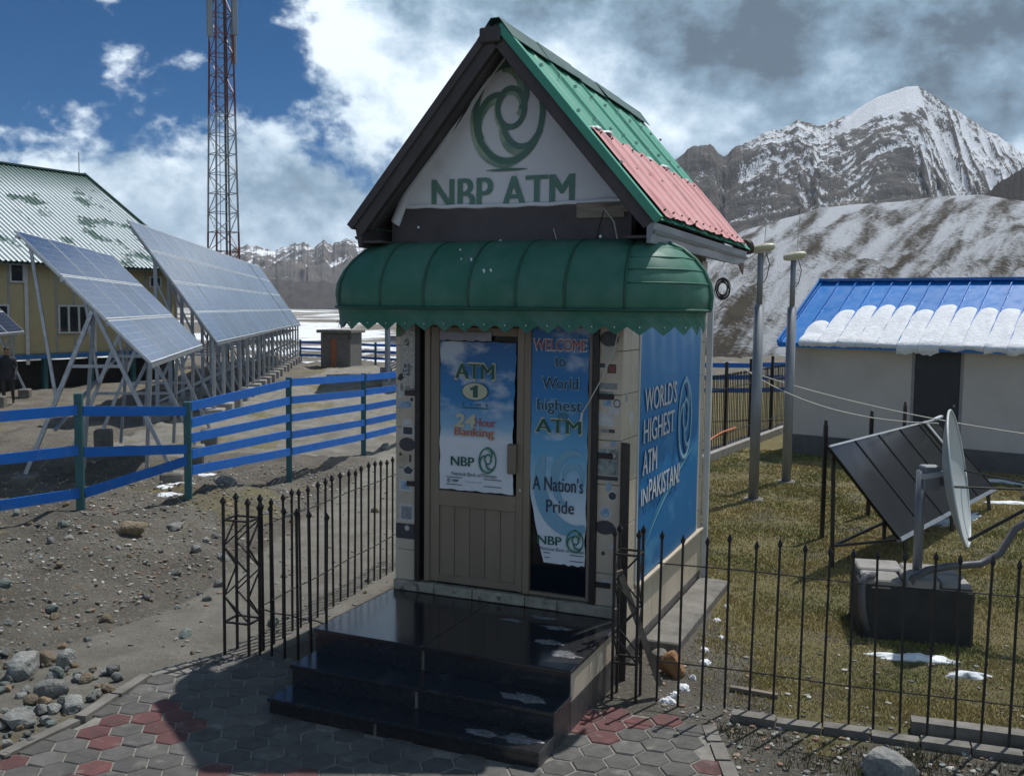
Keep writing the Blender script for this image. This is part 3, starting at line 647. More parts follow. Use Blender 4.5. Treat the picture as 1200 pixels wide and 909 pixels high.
def build_gable():
    # dark beam across the front, gable backing behind the sign sheet
    MB().bbox(-.03, KW+.06, -.03, .10, 3.58, 3.925, .006).build('beam', M_beam, kiosk)
    MB().prism([(-.12, 3.926), (2.39, 3.926), (MID+.02, 5.24), (MID-.02, 5.24)], 'y', .01, .10).build('gable_board', M_barge, kiosk)
    MB().prism([(-.12, 3.69), (2.39, 3.69), (MID, 5.2)], 'y', KD-.1, KD-.02).build('gable_board', M_barge, kiosk)
    MB().bbox(1.72, 2.13, -.05, -.031, 3.80, 3.925, .004).build('patch_board', M_rawwood, kiosk)
    MB().bbox(2.13, 2.36, -.06, .01, 3.84, 3.90, .004).build('patch_board', M_rawwood, kiosk)
    for (x, z) in ((.28, 3.62), (1.04, 3.63), (1.93, 3.65), (.25, 3.76)):
        MB().tube([(x, -.046, z), (x, -.03, z)], .012, 8).build('bolt', M_steelp, kiosk)
    MB().tube([(1.95, -.05, 3.88), (1.98, -.09, 3.86), (2.06, -.1, 3.76), (2.09, -.08, 3.60)], .006, 6).build('loose_cable', M_wire, kiosk)
    MB().tube([(1.96, -.045, 3.87), (1.92, -.06, 3.72), (1.90, -.06, 3.6)], .005, 6).build('loose_cable', M_black, kiosk)
    MB().tube([(1.52, -.04, 3.72), (1.56, -.05, 3.6)], .004, 6).build('loose_cable', M_wire, kiosk)
    # printed sheet nailed over the gable, edges rolled and sagging
    def sheet(u, v):
        zb = 3.945 - .02*math.sin(u*3.1) ; z = zb + (5.17-3.93)*v
        xl = .05 + (1.07-.05)*v; xr = 2.16 + (1.13-2.16)*v
        xl -= .03*math.sin(v*9)*(1-v)
        x = xl + (xr-xl)*u
        e = min(u, 1-u)*(xr-xl)
        y = -.004 - .005*noise.noise(Vector((x*3.2, z*3.2, 1))) - .02*math.exp(-e*40)
        return (x, y-.006, z)
    MB().grid(sheet, 40, 36).build('sign_sheet', M_sheet, kiosk, True)
    def roll(u, v):      # curled left margin hanging down to a point
        a = v*4.2; t = u; x = .965 - .955*t; z = 5.10 - 1.19*t - .02*math.sin(t*14); w = .02+.032*t
        if t > .9: z -= (t-.9)*.9
        return (x - w*math.cos(a)*.8, -.032 - w*.6*math.sin(a), z + w*math.cos(a)*.5)
    MB().grid(roll, 40, 8).build('sheet_fold', M_sheet, kiosk, True)
    def fold(u, v):
        a = v*4.0; x = .10 + 2.04*u; z = 3.945 - .02*math.sin(u*3.1) - .004*math.sin(u*40); return (x, -.030-.014*math.sin(a), z + .018*math.cos(a))
    MB().grid(fold, 50, 7).build('sheet_fold', M_sheet, kiosk, True)
    text('NBP ATM', 1.31, .265, M_letter, kiosk, (.374, -.020, 3.905), (1, 0, 0), (0, 0, 1), bold=.03)
    logo(kiosk, (1.085, -.0165, 4.685), (1, 0, 0), (0, 0, 1), (0, -1, 0), .33, .43, M_logog, M_logol)
    mb = MB(); ribbon(mb, [(-.19, 0), (-.1, .0), (0, .002), (.1, 0), (.19, 0)], [.004, .02, .026, .02, .004], Vector((1.08, -.02, 4.225)), Vector((1, 0, 0)), Vector((0, 0, 1))); mb.build('emblem_shadow', M_logog, kiosk)
build_gable()

def build_roof():
    s = math.hypot(HW, APX-EAV); ang = math.atan2(APX-EAV, HW); y0, y1 = -OVF, KD+OVB
    roofs = {}
    def surf(sd, t, y, h=0.0):      # t = distance down from the ridge, h = height above the deck
        return (MID + sd*(t*math.cos(ang) + h*math.sin(ang)), y, APX - t*math.sin(ang) + h*math.cos(ang))
    for sd in (1, -1):
        rf = thing_part('roof'); roofs[sd] = rf
        # deck
        mb = MB(); vs = [surf(sd, t, y, h) for h in (-.055, -.012) for (t, y) in ((.0, y0+.03), (s-.03, y0+.03), (s-.03, y1-.03), (0, y1-.03))]
        fs = [(0,1,2,3),(7,6,5,4),(0,4,5,1),(1,5,6,2),(2,6,7,3),(3,7,4,0)]
        mb.add(vs, fs if sd < 0 else [f[::-1] for f in fs]); mb.build('deck', M_barge, rf)
        nsh = 5; w = (y1-y0)/nsh
        for k in range(nsh):
            ya, yb = y0+k*w-(.03 if k else 0), y0+(k+1)*w; prof = []; pitch = (yb-ya)/2
            for r in range(2):
                b = ya + r*pitch; hh = .020 if r == 0 else .010; prof += [(b, 0), (b+.03, 0), (b+.045, hh), (b+.075, hh), (b+.09, 0), (b+pitch*.55, .004), (b+pitch*.75, .0)]
            prof.append((yb, 0)); lift = .003*(k % 2)+.002
            mb = MB(); nt_ = 6
            vs = []
            for it in range(nt_+1):
                t = (s+.03)*it/nt_
                for (y, h) in prof: vs.append(surf(sd, t, y + (.004*noise.noise(Vector((t*2, y*3, sd)))), h+lift+.004*noise.noise(Vector((t*1.7, y*1.3, 4+sd)))))
            n = len(prof); o = len(vs)
            vs += [tuple(Vector(v) - Vector((sd*math.sin(ang)*.004, 0, math.cos(ang)*.004))) for v in vs]
            q = []
            for it in range(nt_):
                for i in range(n-1):
                    f = (it*n+i, it*n+i+1, (it+1)*n+i+1, (it+1)*n+i); q.append(f if sd < 0 else f[::-1]); g = tuple(o+z for z in f); q.append(g[::-1] if sd < 0 else g)
            mb.add(vs, q); mb.build('roof_sheet', M_roofg, rf)
        # screws
        mb = MB()
        for t in (.45, .95, 1.5):
            for k in range(10):
                y = y0+.2+k*.41; P = Vector(surf(sd, t+rng.uniform(-.02, .02), y, .02)); Q = Vector(surf(sd, t, y, .045)); mb.tube([P, Q], .014, 6)
        mb.build('roof_screws', M_steelp, rf); rf.children[-1]['kind'] = 'stuff'
        # barge board along the front and back verges
        for (yy, nm) in ((y0-.004, 'barge_board'), (y1-.02, 'barge_board')):
            vs = [surf(sd, t, y, h) for h in (-.125, -.013) for (t, y) in ((.0, yy), (s+.01, yy), (s+.01, yy+.028), (0, yy+.028))]
            MB().add(vs, fs if sd < 0 else [f[::-1] for f in fs]).build(nm, M_barge, rf)
        # green verge trim folded over the sheets
        vs = [surf(sd, t, y, h) for h in (-.03, .034) for (t, y) in ((.05, y0-.03), (s+.035, y0-.03), (s+.035, y0+.055), (.05, y0+.055))]
        MB().add(vs, fs if sd < 0 else [f[::-1] for f in fs]).build('verge_trim', M_roofg if sd > 0 else M_barge, rf)
        # rafters under the overhang
        for yy in (y0+.06, .6, 1.6, 2.6):
            vs = [surf(sd, t, y, h) for h in (-.14, -.056) for (t, y) in ((.1, yy), (s-.06, yy), (s-.06, yy+.06), (.1, yy+.06))]
            MB().add(vs, fs if sd < 0 else [f[::-1] for f in fs]).build('rafter', M_barge, rf)
    # ridge cap pieces lapping over each other
    for k in range(5):
        w = (y1-y0)/5; ya, yb = y0-.03+k*w, y0+(k+1)*w+.02; h0 = .045+.004*(k % 2)+rng.uniform(0, .006)
        vs = []
        for y in (ya, yb):
            for (sd, t, h) in ((-1, .2, h0-.012), (-1, 0.0, h0), (1, .0, h0), (1, .2, h0-.012+rng.uniform(-.004, .012))):
                vs.append(surf(sd, t, y, h))
        vs += [(v[0], v[1], v[2]-.006) for v in vs]
        MB().add(vs, [(0,4,5,1),(1,5,6,2),(2,6,7,3),(8,9,13,12),(9,10,14,13),(10,11,15,14),(0,1,9,8),(1,2,10,9),(2,3,11,10),(4,12,13,5),(5,13,14,6),(6,14,15,7),(3,7,15,11),(0,8,12,4)]).build('ridge_cap', M_roofd, roofs[1])
    MB().bbox(MID-.13, MID+.05, y0-.05, y0+.02, APX-.16, APX-.04, .01).build('ridge_block', M_barge, roofs[-1])
    # faded red sheet laid over the lower part of the slope
    ta, tb, ya, yb = 1.12, s+.012, .10-.38, y1-.42
    mb = MB()
    prof = []
    nrib = 9
    for r in range(nrib):
        b = r/nrib; prof += [(b, 0), (b+.30/nrib, 0), (b+.38/nrib, .016), (b+.50/nrib, .016), (b+.66/nrib, 0)]
    prof.append((1, 0)); vs = []; nt_ = 10
    for it in range(nt_+1):
        v = it/nt_
        for (u, h) in prof:
            y = ya + .06 + (yb-ya)*u + .03*v
            t = ta + (tb-ta)*v + (.10*u if it == 0 else 0) + (.012*math.sin(u*40) if it in (0, nt_) else 0)
            vs.append(surf(1, t, y, .036 + h*(1+.7*noise.noise(Vector((u*9, v*2, 3)))) + .012*abs(noise.noise(Vector((u*5, v*3, 8))))))
    n = len(prof); o = len(vs); vs += [tuple(Vector(v) - Vector((math.sin(ang)*.004, 0, math.cos(ang)*.004))) for v in vs]
    q = []
    for it in range(nt_):
        for i in range(n-1):
            f = (it*n+i, it*n+i+1, (it+1)*n+i+1, (it+1)*n+i); q.append(f[::-1]); q.append(tuple(o+z for z in f))
    mb.add(vs, q).build('red_sheet', M_red, roofs[1])
    mb = MB()
    for k in range(12):
        y = ya+.15+k*(yb-ya-.2)/12
        for t in (ta+.07+.1*k/12, tb-.06):
            P = Vector(surf(1, t, y, .04)); mb.tube([P, Vector(surf(1, t, y, .062))], .007, 6)
    mb.build('red_sheet_screws', M_iron, roofs[1]); roofs[1].children[-1]['kind'] = 'stuff'
    # fascia and gutter under the right-hand eave, with a broken end piece
    ex = MID+HW
    for sd in (1, -1):
        x = MID + sd*(HW-.02)
        P = [(x-sd*.05, EAV-.03), (x+sd*.012, EAV-.045), (x-sd*.02, EAV-.20), (x-sd*.05, EAV-.20)]
        MB().prism(P, 'y', y0+.02, y1-.05).build('fascia', M_grey if sd > 0 else M_barge, roofs[sd])
        P = [(x+sd*.013, EAV-.10), (x+sd*.030, EAV-.105), (x+sd*.014, EAV-.13), (x+sd*.004, EAV-.13)]
        MB().prism(P, 'y', y0+.03, y1-.06).build('fascia_strip', M_grey if sd > 0 else M_barge, roofs[sd])
    MB().prism([(y1-.36, EAV-.19), (y1-.06, EAV-.14), (y1-.1, EAV-.30)], 'x', ex-.05, ex-.035).build('fascia_end', M_rust2, roofs[1])
    for sd in (1, -1):
        x0, x1 = sorted((MID+sd*(HW-.06), MID+sd*(KW/2+.02)))
        MB().box(x0, x1, y0+.04, y1-.06, EAV-.16, EAV-.14).build('soffit', M_barge, roofs[sd])
    # last rags of snow
    for k in range(6):
        y = (.15, .3, .42, 1.6, 2.1, 3.0)[k]; P = Vector(surf(1, ta-.02+.1*(y/3.3), y-.2, .012)); r = (.07, .10, .06, .05, .08, .05)[k]
        lump('snow_patch', P, r, r*1.3, .035, M_snow, roofs[1], 40+k)
def lump(name, P, rx, ry, rz, m, parent=None, seed=0, n=16, rot=0):
    mb = MB(); P = Vector(P)
    def f(u, v):
        a = u*2*math.pi; b = v*math.pi/2
        k = 1+.55*noise.fractal(Vector((math.cos(a)*1.6+seed*3.7, math.sin(a)*1.6, v*.8)), .7, 2.2, 4)
        x = math.cos(a)*math.cos(b)*rx*k; y = math.sin(a)*math.cos(b)*ry*k; z = math.sin(b)*rz*(1+.4*noise.noise(Vector((x*6/rx*.3, y*6/ry*.3, seed)))) - .01
        return Vector((x*math.cos(rot)-y*math.sin(rot), x*math.sin(rot)+y*math.cos(rot), z)) + (P if parent is not None else Vector())
    mb.grid(f, n*2, n//2)
    return mb.build(name, m, parent, True, None if parent is not None else P)
M_rust2 = mat('fascia_rust', (.22, .13, .10), (.16, .1, .08), 6, .7)
build_roof()

def build_awning():
    aw = thing_part('awning')
    zt, zm, zv, zb = 3.625, 3.20, 3.055, 2.865
    P, ret = .56, .18
    xa, xb = .03, KW+.10
    # plan path: return on the left, quarter turn, straight front, quarter turn, return on the right
    path = []
    def addp(x, y, nx, ny): path.append((x, y, nx, ny))
    for k in range(2): addp(xa, ret*(1-k/2), -1, 0)
    for k in range(13):
        a = math.pi/2*k/12; addp(xa, 0, -math.cos(a), -math.sin(a))
    for k in range(1, 32): addp(xa+(xb-xa)*k/32, 0, 0, -1)
    for k in range(13):
        a = math.pi/2*k/12; addp(xb, 0, math.sin(a), -math.cos(a))
    for k in range(1, 3): addp(xb, ret*k/2, 1, 0)
    prof = [(0.0, zt), (.10, zt-.004), (.21, zt-.03), (.32, zt-.08), (.42, zt-.16), (.495, zt-.255), (.545, zt-.36), (.56, zt-.46), (.553, zt-.535), (.54, zt-.57)]
    def pt(i, r, z, e=0): x, y, nx, ny = path[i]; return (x+nx*(r+e), y+ny*(r+e), z)
    n = len(path)
    # cuts between panels
    cuts = [0, 9, 16, 22, 28, 34, 40, 47, n-1]
    cuts = sorted(set(c for c in cuts if c <= n-1))
    for c0, c1 in zip(cuts[:-1], cuts[1:]):
        mb = MB(); m_ = len(prof); vs = [pt(i, r + .010*noise.noise(Vector((i*.23, z*4, 2)))*(r > .05), z + .006*math.sin(math.pi*(i-c0)/(c1-c0)) + .008*noise.noise(Vector((i*.31, z*5, 7)))*(r > .05)) for i in range(c0, c1+1) for (r, z) in prof]
        o = len(vs); vs += [pt(i, max(0, r-.012), z-.008) for i in range(c0, c1+1) for (r, z) in prof]
        q = []
        for i in range(c1-c0):
            for k in range(m_-1):
                f = (i*m_+k, i*m_+k+1, (i+1)*m_+k+1, (i+1)*m_+k); q.append(f); q.append(tuple(o+z for z in f)[::-1])
        mb.add(vs, q); mb.build('awning_panel', M_awn, aw, True)
    # raised seams
    for c in cuts[1:-1]:
        MB().tube([pt(c, r, z, .006) for (r, z) in prof], .011, 6).build('seam', M_awnd, aw, True)
    # horizontal laps on the domed ends (moulded ribs)
    for lo, hi in ((47, n-1),):
        for (r, z) in (prof[3], prof[4], prof[5], prof[6]):
            MB().tube([pt(i, r, z, .004) for i in range(lo, hi+1)], .007, 5).build('rib', M_awn, aw, True)
    # rim bands at the two open ends and the lower hem
    for i in (0, n-1):
        vs = []; mb = MB()
        MB().tube([pt(i, r, z, .012) for (r, z) in prof], .022, 6).build('rim', M_awn, aw, True)
    MB().tube([pt(i, .545, zv, .012) for i in range(n)], .014, 6).build('hem', M_awnd, aw, True)
    # valance: pleated skirt with zigzag edge
    mb = MB(); vs = []; fs = []
    L_ = [0]
    for i in range(1, n):
        a = Vector(pt(i, .52, 0)); b = Vector(pt(i-1, .52, 0)); L_.append(L_[-1]+(a-b).length)
    tot = L_[-1]; NZ = 23; step = tot/NZ/2
    def along(d):
        for i in range(1, n):
            if d <= L_[i] or i == n-1:
                t = (d-L_[i-1])/(L_[i]-L_[i-1]); A = path[i-1]; B = path[i]
                nx, ny = A[2]*(1-t)+B[2]*t, A[3]*(1-t)+B[3]*t; l = math.hypot(nx, ny)
                return A[0]*(1-t)+B[0]*t, A[1]*(1-t)+B[1]*t, nx/l, ny/l
    for k in range(NZ*2+1):
        x, y, nx, ny = along(min(tot, k*step)); tip = zb+.012*noise.noise(Vector((k*.7, 0, 0))) if k % 2 else zb+.065+.012*noise.noise(Vector((k*.9, 3, 0)))
        for (z, r) in ((zv+.01, .545), (zv-.05, .525+.006*(k % 2)), (zv-.11, .53-.008*(k % 2)), (tip, .535+.008*noise.noise(Vector((k*.5, 1, 0))))):
            vs.append((x+nx*r, y+ny*r, z))
    for k in range(NZ*2):
        for j in range(3): fs.append((k*4+j, k*4+j+1, (k+1)*4+j+1, (k+1)*4+j))
    o = len(vs); vs += [(v[0], v[1]+.004, v[2]) for v in vs]; fs += [tuple(o+z for z in f)[::-1] for f in list(fs)]
    mb.add(vs, fs).build('valance', M_awn, aw)
    mb = MB()
    for k in range(1, NZ*2, 2):
        x, y, nx, ny = along(k*step); mb.tube([(x+nx*.535, y+ny*.535, zb+.06), (x+nx*.552, y+ny*.552, zb+.06)], .006, 6)
    mb.build('eyelets', M_steelp, aw); aw.children[-1]['kind'] = 'stuff'
    # frame hoops inside and soft snow smears on top
    for i in (14, 24, 34, 44):
        MB().tube([pt(i, max(0, r-.03), z-.02) for (r, z) in prof], .01, 6).build('hoop', M_galvd, aw)
    for (a, t, r) in ((.80, 3, .018), (.95, 4, .02), (1.1, 5, .022), (1.16, 5, .02), (.86, 4, .012)):
        P = (a, -prof[t][0]-.002, prof[t][1]); mb = MB(); mb.tube([(a, P[1]-.005, P[2]), (a+.01, P[1]-.012, P[2]-.03*rng.uniform(.6, 1.5))], [r*.5, r*.3], 6); mb.build('bird_dropping', M_snow, aw)
build_awning()

# stickers on the pilasters: thin printed decals, each a part of the booth
def sticker(a, z, w, h, m, shape='rect', side=False, rot=0.0, m2=None):
    pts = [(-w/2, -h/2), (w/2, -h/2), (w/2, h/2), (-w/2, h/2)] if shape == 'rect' else [(math.cos(t*math.pi/10)*w/2, math.sin(t*math.pi/10)*h/2) for t in range(20)]
    if shape == 'torn': pts = [(-w/2, -h/2), (w*.2, -h*.46), (w/2, -h*.2), (w*.4, h/2), (-w*.1, h*.4), (-w*.45, h*.48)]
    if shape == 'fold': pts = [(-w/2, -h/2), (w/2, -h/2), (w/2, h*.1), (0, h*.35), (-w*.1, h/2), (-w/2, h*.45)]
    if shape == 'pent': pts = [(-w*.3, -h/2), (w*.3, -h/2), (w/2, 0), (0, h/2), (-w/2, 0)]
    c, s_ = math.cos(rot), math.sin(rot); pts = [(x*c-y*s_, x*s_+y*c) for x, y in pts]
    def put(k, d, mm, nm, par):
        if side: mb = MB().prism([(a+x*k, z+y*k) for x, y in pts], 'x', KW+.0005, KW+.0015+d)
        else: mb = MB().prism([(a+x*k, z+y*k) for x, y in pts], 'y', -.0005, -.0015-d)
        return mb.build(nm, mm, par)
    o = put(1, 0, m, 'sticker', kiosk)
    if m2: put(.72, .0012, m2, 'print', o)
    return o
S_w = mat('sticker_white', (.58, .58, .57), (.45, .45, .45), 30, .5); S_k = mat('sticker_black', (.03, .032, .04), (.07, .07, .08), 60, .45)
S_b = mat('sticker_blue', (.12, .26, .45), (.45, .5, .55), 25, .5); S_r = mat('sticker_red', (.36, .09, .07), (.10, .04, .04), 40, .5)
S_g = mat('sticker_grey', (.30, .32, .33), (.16, .17, .18), 45, .5); S_t = mat('sticker_mixed', (.38, .42, .40), (.10, .14, .14), 22, .5); S_y = mat('sticker_yellow', (.42, .32, .10), (.36, .28, .1), 20, .5)
S_gr = mat('sticker_green', (.06, .2, .09), (.05, .16, .08), 20, .5)
def build_stickers():
    sticker(.12, 2.62, .15, .62, S_w, 'rect', m2=None).data.materials[0] = mat('sticker_clear', (.46, .43, .38), (.38, .36, .33), 9, .4)
    text('PAKISTAN', .50, .045, S_w, kiosk, (.193, -.006, 2.34), (0, 0, 1), (-1, 0, 0), bold=.02)
    text('DROVER', .40, .05, S_w, kiosk, (.125, -.006, 2.36), (0, 0, 1), (-1, 0, 0), bold=.02)
    sticker(.05, 2.86, .10, .13, S_gr, 'torn'); sticker(.165, 2.88, .07, .15, S_k, 'rect'); sticker(.11, 2.74, .05, .08, S_gr, 'round')
    sticker(.12, 2.50, .10, .12, S_t, 'torn'); sticker(.055, 2.44, .10, .06, S_k, 'pent', rot=.6); sticker(.05, 2.31, .06, .14, S_w, 'torn'); sticker(.15, 2.33, .11, .05, S_g, 'rect')
    for (a, z, w, h, m, sh, m2) in ((.09, 2.185, .15, .07, S_b, 'torn', None), (.165, 2.235, .05, .05, S_w, 'round', S_k), (.12, 2.03, .09, .05, S_w, 'rect', None), (.125, 1.95, .13, .09, S_w, 'rect', S_k),
                                    (.12, 1.825, .17, .125, S_k, 'round', None), (.05, 1.735, .04, .045, S_y, 'pent', S_k), (.15, 1.70, .022, .07, S_k, 'rect', None), (.13, 1.595, .14, .10, S_w, 'pent', S_k),
                                    (.10, 1.45, .13, .10, S_w, 'rect', S_b), (.115, 1.20, .15, .16, S_w, 'rect', S_g), (.10, 1.03, .19, .14, S_k, 'rect', None), (.12, 1.06, .06, .06, S_g, 'round', S_w)):
        sticker(a, z, w, h, m, sh, m2=m2)
    for (a, z, w, h, m, sh, m2) in ((2.01, 2.82, .16, .13, S_k, 'round', None), (2.01, 2.70, .15, .14, mat('sticker_cream', (.50, .48, .42), (.42, .4, .35), 9, .5), 'round', None), (1.955, 2.60, .06, .05, S_w, 'rect', S_k), (2.035, 2.575, .075, .075, S_k, 'rect', S_r),
                                    (2.01, 2.43, .15, .05, S_g, 'rect', None), (1.99, 2.365, .13, .05, S_t, 'torn', None), (2.00, 2.29, .07, .05, S_b, 'rect', None), (2.085, 2.29, .06, .07, S_k, 'round', S_w), (2.06, 2.225, .09, .06, S_w, 'rect', None),
                                    (1.995, 2.16, .13, .12, S_w, 'fold', None), (1.985, 2.06, .07, .03, S_g, 'rect', None), (2.045, 2.06, .05, .03, S_k, 'rect', None), (2.06, 1.955, .05, .05, S_b, 'round', None), (2.0, 1.94, .04, .03, S_w, 'torn', None),
                                    (2.01, 1.80, .19, .22, S_t, 'rect', None), (2.055, 1.86, .09, .07, S_r, 'pent', S_w), (2.01, 1.665, .19, .035, S_k, 'rect', None), (2.03, 1.60, .05, .08, S_b, 'torn', None), (2.06, 1.52, .09, .09, S_w, 'round', S_k),
                                    (2.0, 1.375, .115, .115, S_w, 'round', S_b), (2.0, 1.25, .18, .12, S_k, 'round', None), (2.07, 1.10, .07, .05, S_w, 'torn', None), (1.99, 1.03, .035, .035, S_k, 'round', None), (2.02, .79, .10, .05, S_w, 'torn', None)):
        sticker(a, z, w, h, m, sh, m2=m2)
    sticker(.12, 2.33, .09, .09, S_w, 'pent', side=True, m2=S_g); sticker(.27, 2.15, .12, .10, S_w, 'rect', side=True, rot=.1); sticker(.16, 1.80, .03, .25, S_w, 'torn', side=True)
    # pull cord hanging before the right post
    MB().tube([(2.10, -.03, 2.93), (2.07, -.04, 2.75), (1.98, -.05, 2.52), (1.86, -.05, 2.30), (1.80, -.05, 2.2)], .006, 6).build('pull_cord', M_wire, kiosk)
    MB().tube([(1.80, -.05, 2.2), (1.79, -.05, 2.13)], .011, 6).build('cord_toggle', S_w, kiosk)
build_stickers()

# ------------------------------------------------------------------ posters and banner
def print_mat(name, stops, z0, z1, cloud=(.62, .66, .70), cl=.5, dirt=.5, top=None):
    m = bpy.data.materials.new(name); m.use_nodes = True; nt = m.node_tree; N = nt.nodes; L = nt.links
    b = N['Principled BSDF']; b.inputs['Roughness'].default_value = .45
    tc = N.new('ShaderNodeTexCoord'); sp = N.new('ShaderNodeSeparateXYZ'); L.new(tc.outputs['Object'], sp.inputs[0])
    mr = N.new('ShaderNodeMapRange'); mr.inputs[1].default_value = z0; mr.inputs[2].default_value = z1; L.new(sp.outputs[2], mr.inputs[0])
    cr = N.new('ShaderNodeValToRGB'); L.new(mr.outputs[0], cr.inputs[0]); e = cr.color_ramp.elements
    e[0].position = stops[0][0]; e[0].color = (*stops[0][1], 1); e[1].position = stops[-1][0]; e[1].color = (*stops[-1][1], 1)
    for p, c in stops[1:-1]: k = e.new(p); k.color = (*c, 1)
    mp = N.new('ShaderNodeMapping'); mp.inputs['Scale'].default_value = (1, 1, 1.8); L.new(tc.outputs['Object'], mp.inputs[0])
    n = N.new('ShaderNodeTexNoise'); n.inputs['Scale'].default_value = 2.6; n.inputs['Detail'].default_value = 7; L.new(mp.outputs[0], n.inputs['Vector'])
    m2 = N.new('ShaderNodeMapRange'); m2.inputs[1].default_value = .53; m2.inputs[2].default_value = .66; m2.inputs[4].default_value = cl; L.new(n.outputs['Fac'], m2.inputs[0])
    x = N.new('ShaderNodeMix'); x.data_type = 'RGBA'; L.new(m2.outputs[0], x.inputs[0]); L.new(cr.outputs[0], x.inputs[6]); x.inputs[7].default_value = (*cloud, 1)
    L.new(x.outputs[2], b.inputs['Base Color']); return m
def poster(name, z0, z1, xl, xr, m, label, y=-.008, seed=0, tear=.012):
    t = thing(name, K0, KTH, label, 'poster')
    def f(u, v):
        z = z0 + (z1-z0)*v + (tear*1.2*noise.noise(Vector((u*9, seed, v*2))) if v in (0, 1) else 0)
        a, b = xl(v), xr(v)
        if 0 < v < 1: b += tear*noise.noise(Vector((v*14, seed, 2)))*1.2; a += tear*.7*noise.noise(Vector((v*11, seed, 5)))
        x = a+(b-a)*u
        return (x, y + .004*noise.noise(Vector((x*4, z*4, seed))), z)
    MB().grid(f, 20, 44).build('paper', m, t, True); return t
P1 = print_mat('poster_sky', [(0, (.66, .69, .73)), (.34, (.68, .71, .75)), (.42, (.26, .46, .64)), (.6, (.03, .21, .47)), (1, (.018, .11, .31))], 1.45, 2.78, cl=.75)
P2 = print_mat('poster_welcome', [(0, (.68, .72, .77)), (.2, (.62, .71, .78)), (.45, (.13, .39, .60)), (.7, (.02, .18, .45)), (1, (.02, .13, .36))], .9, 2.95, cl=.65)
T_dg = mat('print_dark_green', (.012, .085, .065), (.015, .10, .075), 9, .5); T_cr = mat('print_cream', (.52, .50, .36), (.48, .46, .33), 9, .5)
T_nv = mat('print_navy', (.012, .03, .06), (.02, .04, .08), 9, .5); T_rd = mat('print_red', (.40, .11, .10), (.36, .10, .09), 9, .5); T_wh = mat('print_white', (.60, .62, .63), (.55, .57, .58), 9, .5)
T_lb = mat('print_light_blue', (.16, .36, .50), (.2, .4, .54), 6, .5); T_gr = mat('print_green', (.03, .17, .13), (.025, .14, .11), 9, .5)
X_, Z_ = (1, 0, 0), (0, 0, 1)
def build_poster1():
    p = poster('door_poster', 1.455, 2.765, lambda v: .455, lambda v: 1.17-.012*math.sin(v*5), P1, 'torn blue sky poster with big numeral one taped inside the brown door frame', seed=2)
    y1, y2 = -.0165, -.0185
    text('ATM', .385, .145, T_cr, p, (.602, y1+.0005, 2.437), X_, Z_, bold=.045); text('ATM', .37, .13, T_dg, p, (.61, y2, 2.445), X_, Z_, bold=.03)
    def oval(cx, cz, rx, rz, m, y): mb = MB(); mb.prism([(cx+rx*math.cos(t*math.pi/16), cz+rz*math.sin(t*math.pi/16)) for t in range(32)], 'y', y, y-.0006); mb.build('oval', m, p)
    oval(.80, 2.335, .128, .080, T_dg, y1); oval(.80, 2.335, .120, .073, T_cr, y2)
    MB().prism([(.783, 2.283), (.828, 2.283), (.828, 2.388), (.797, 2.388), (.785, 2.374), (.755, 2.366), (.755, 2.345), (.783, 2.349)], 'y', y2-.002, y2-.003).build('lettering', T_dg, p)
    text('T   I   M   E', .26, .026, T_dg, p, (.67, y1, 2.205), X_, Z_, bold=.02); MB().box(.67, .93, y1-.001, y1, 2.186, 2.194).build('rule', T_dg, p)
    text('24', .19, .11, T_cr, p, (.605, y1, 2.02), X_, Z_, shear=.15, bold=.05); text('Hour', .20, .075, T_rd, p, (.80, y1, 2.03), X_, Z_, bold=.03)
    text('Banking', .385, .10, T_cr, p, (.603, y1, 1.918), X_, Z_, bold=.05); text('Banking', .375, .092, T_rd, p, (.607, y2, 1.923), X_, Z_, bold=.025)
    text('NBP', .225, .082, T_dg, p, (.57, y1, 1.672), X_, Z_, bold=.03)
    logo(p, (.925, y1, 1.735), X_, Z_, (0, -1, 0), .085, .115, T_gr, S_t2)
    text('National Bank of Pakistan', .44, .034, T_nv, p, (.57, y1, 1.585), X_, Z_, shear=.2)
    for (a, b, z) in ((.52, .68, 1.567), (.52, .68, 1.502), (.89, 1.06, 1.57), (.89, 1.06, 1.508)): MB().box(a, b, y1-.001, y1, z-.003, z+.003).build('rule', T_nv, p)
    text('NBP', .06, .024, T_nv, p, (.585, y1, 1.525), X_, Z_, bold=.03); logo(p, (.55, y1, 1.537), X_, Z_, (0, -1, 0), .016, .018, T_nv, T_nv)
    text('www.nbp.com.pk', .16, .014, T_nv, p, (.71, y1, 1.528), X_, Z_)
    MB().grid(lambda u, v: (.45+.50*u, -.013+.003*math.sin(u*9), 2.775+.075*v+.012*noise.noise(Vector((u*9, v, 4)))), 14, 3).build('tape', mat('tape_pale', (.30, .30, .34), (.24, .24, .28), 6, .5), p)
S_t2 = mat('emblem_pale', (.22, .36, .32), (.30, .42, .38), 9, .5)
build_poster1()
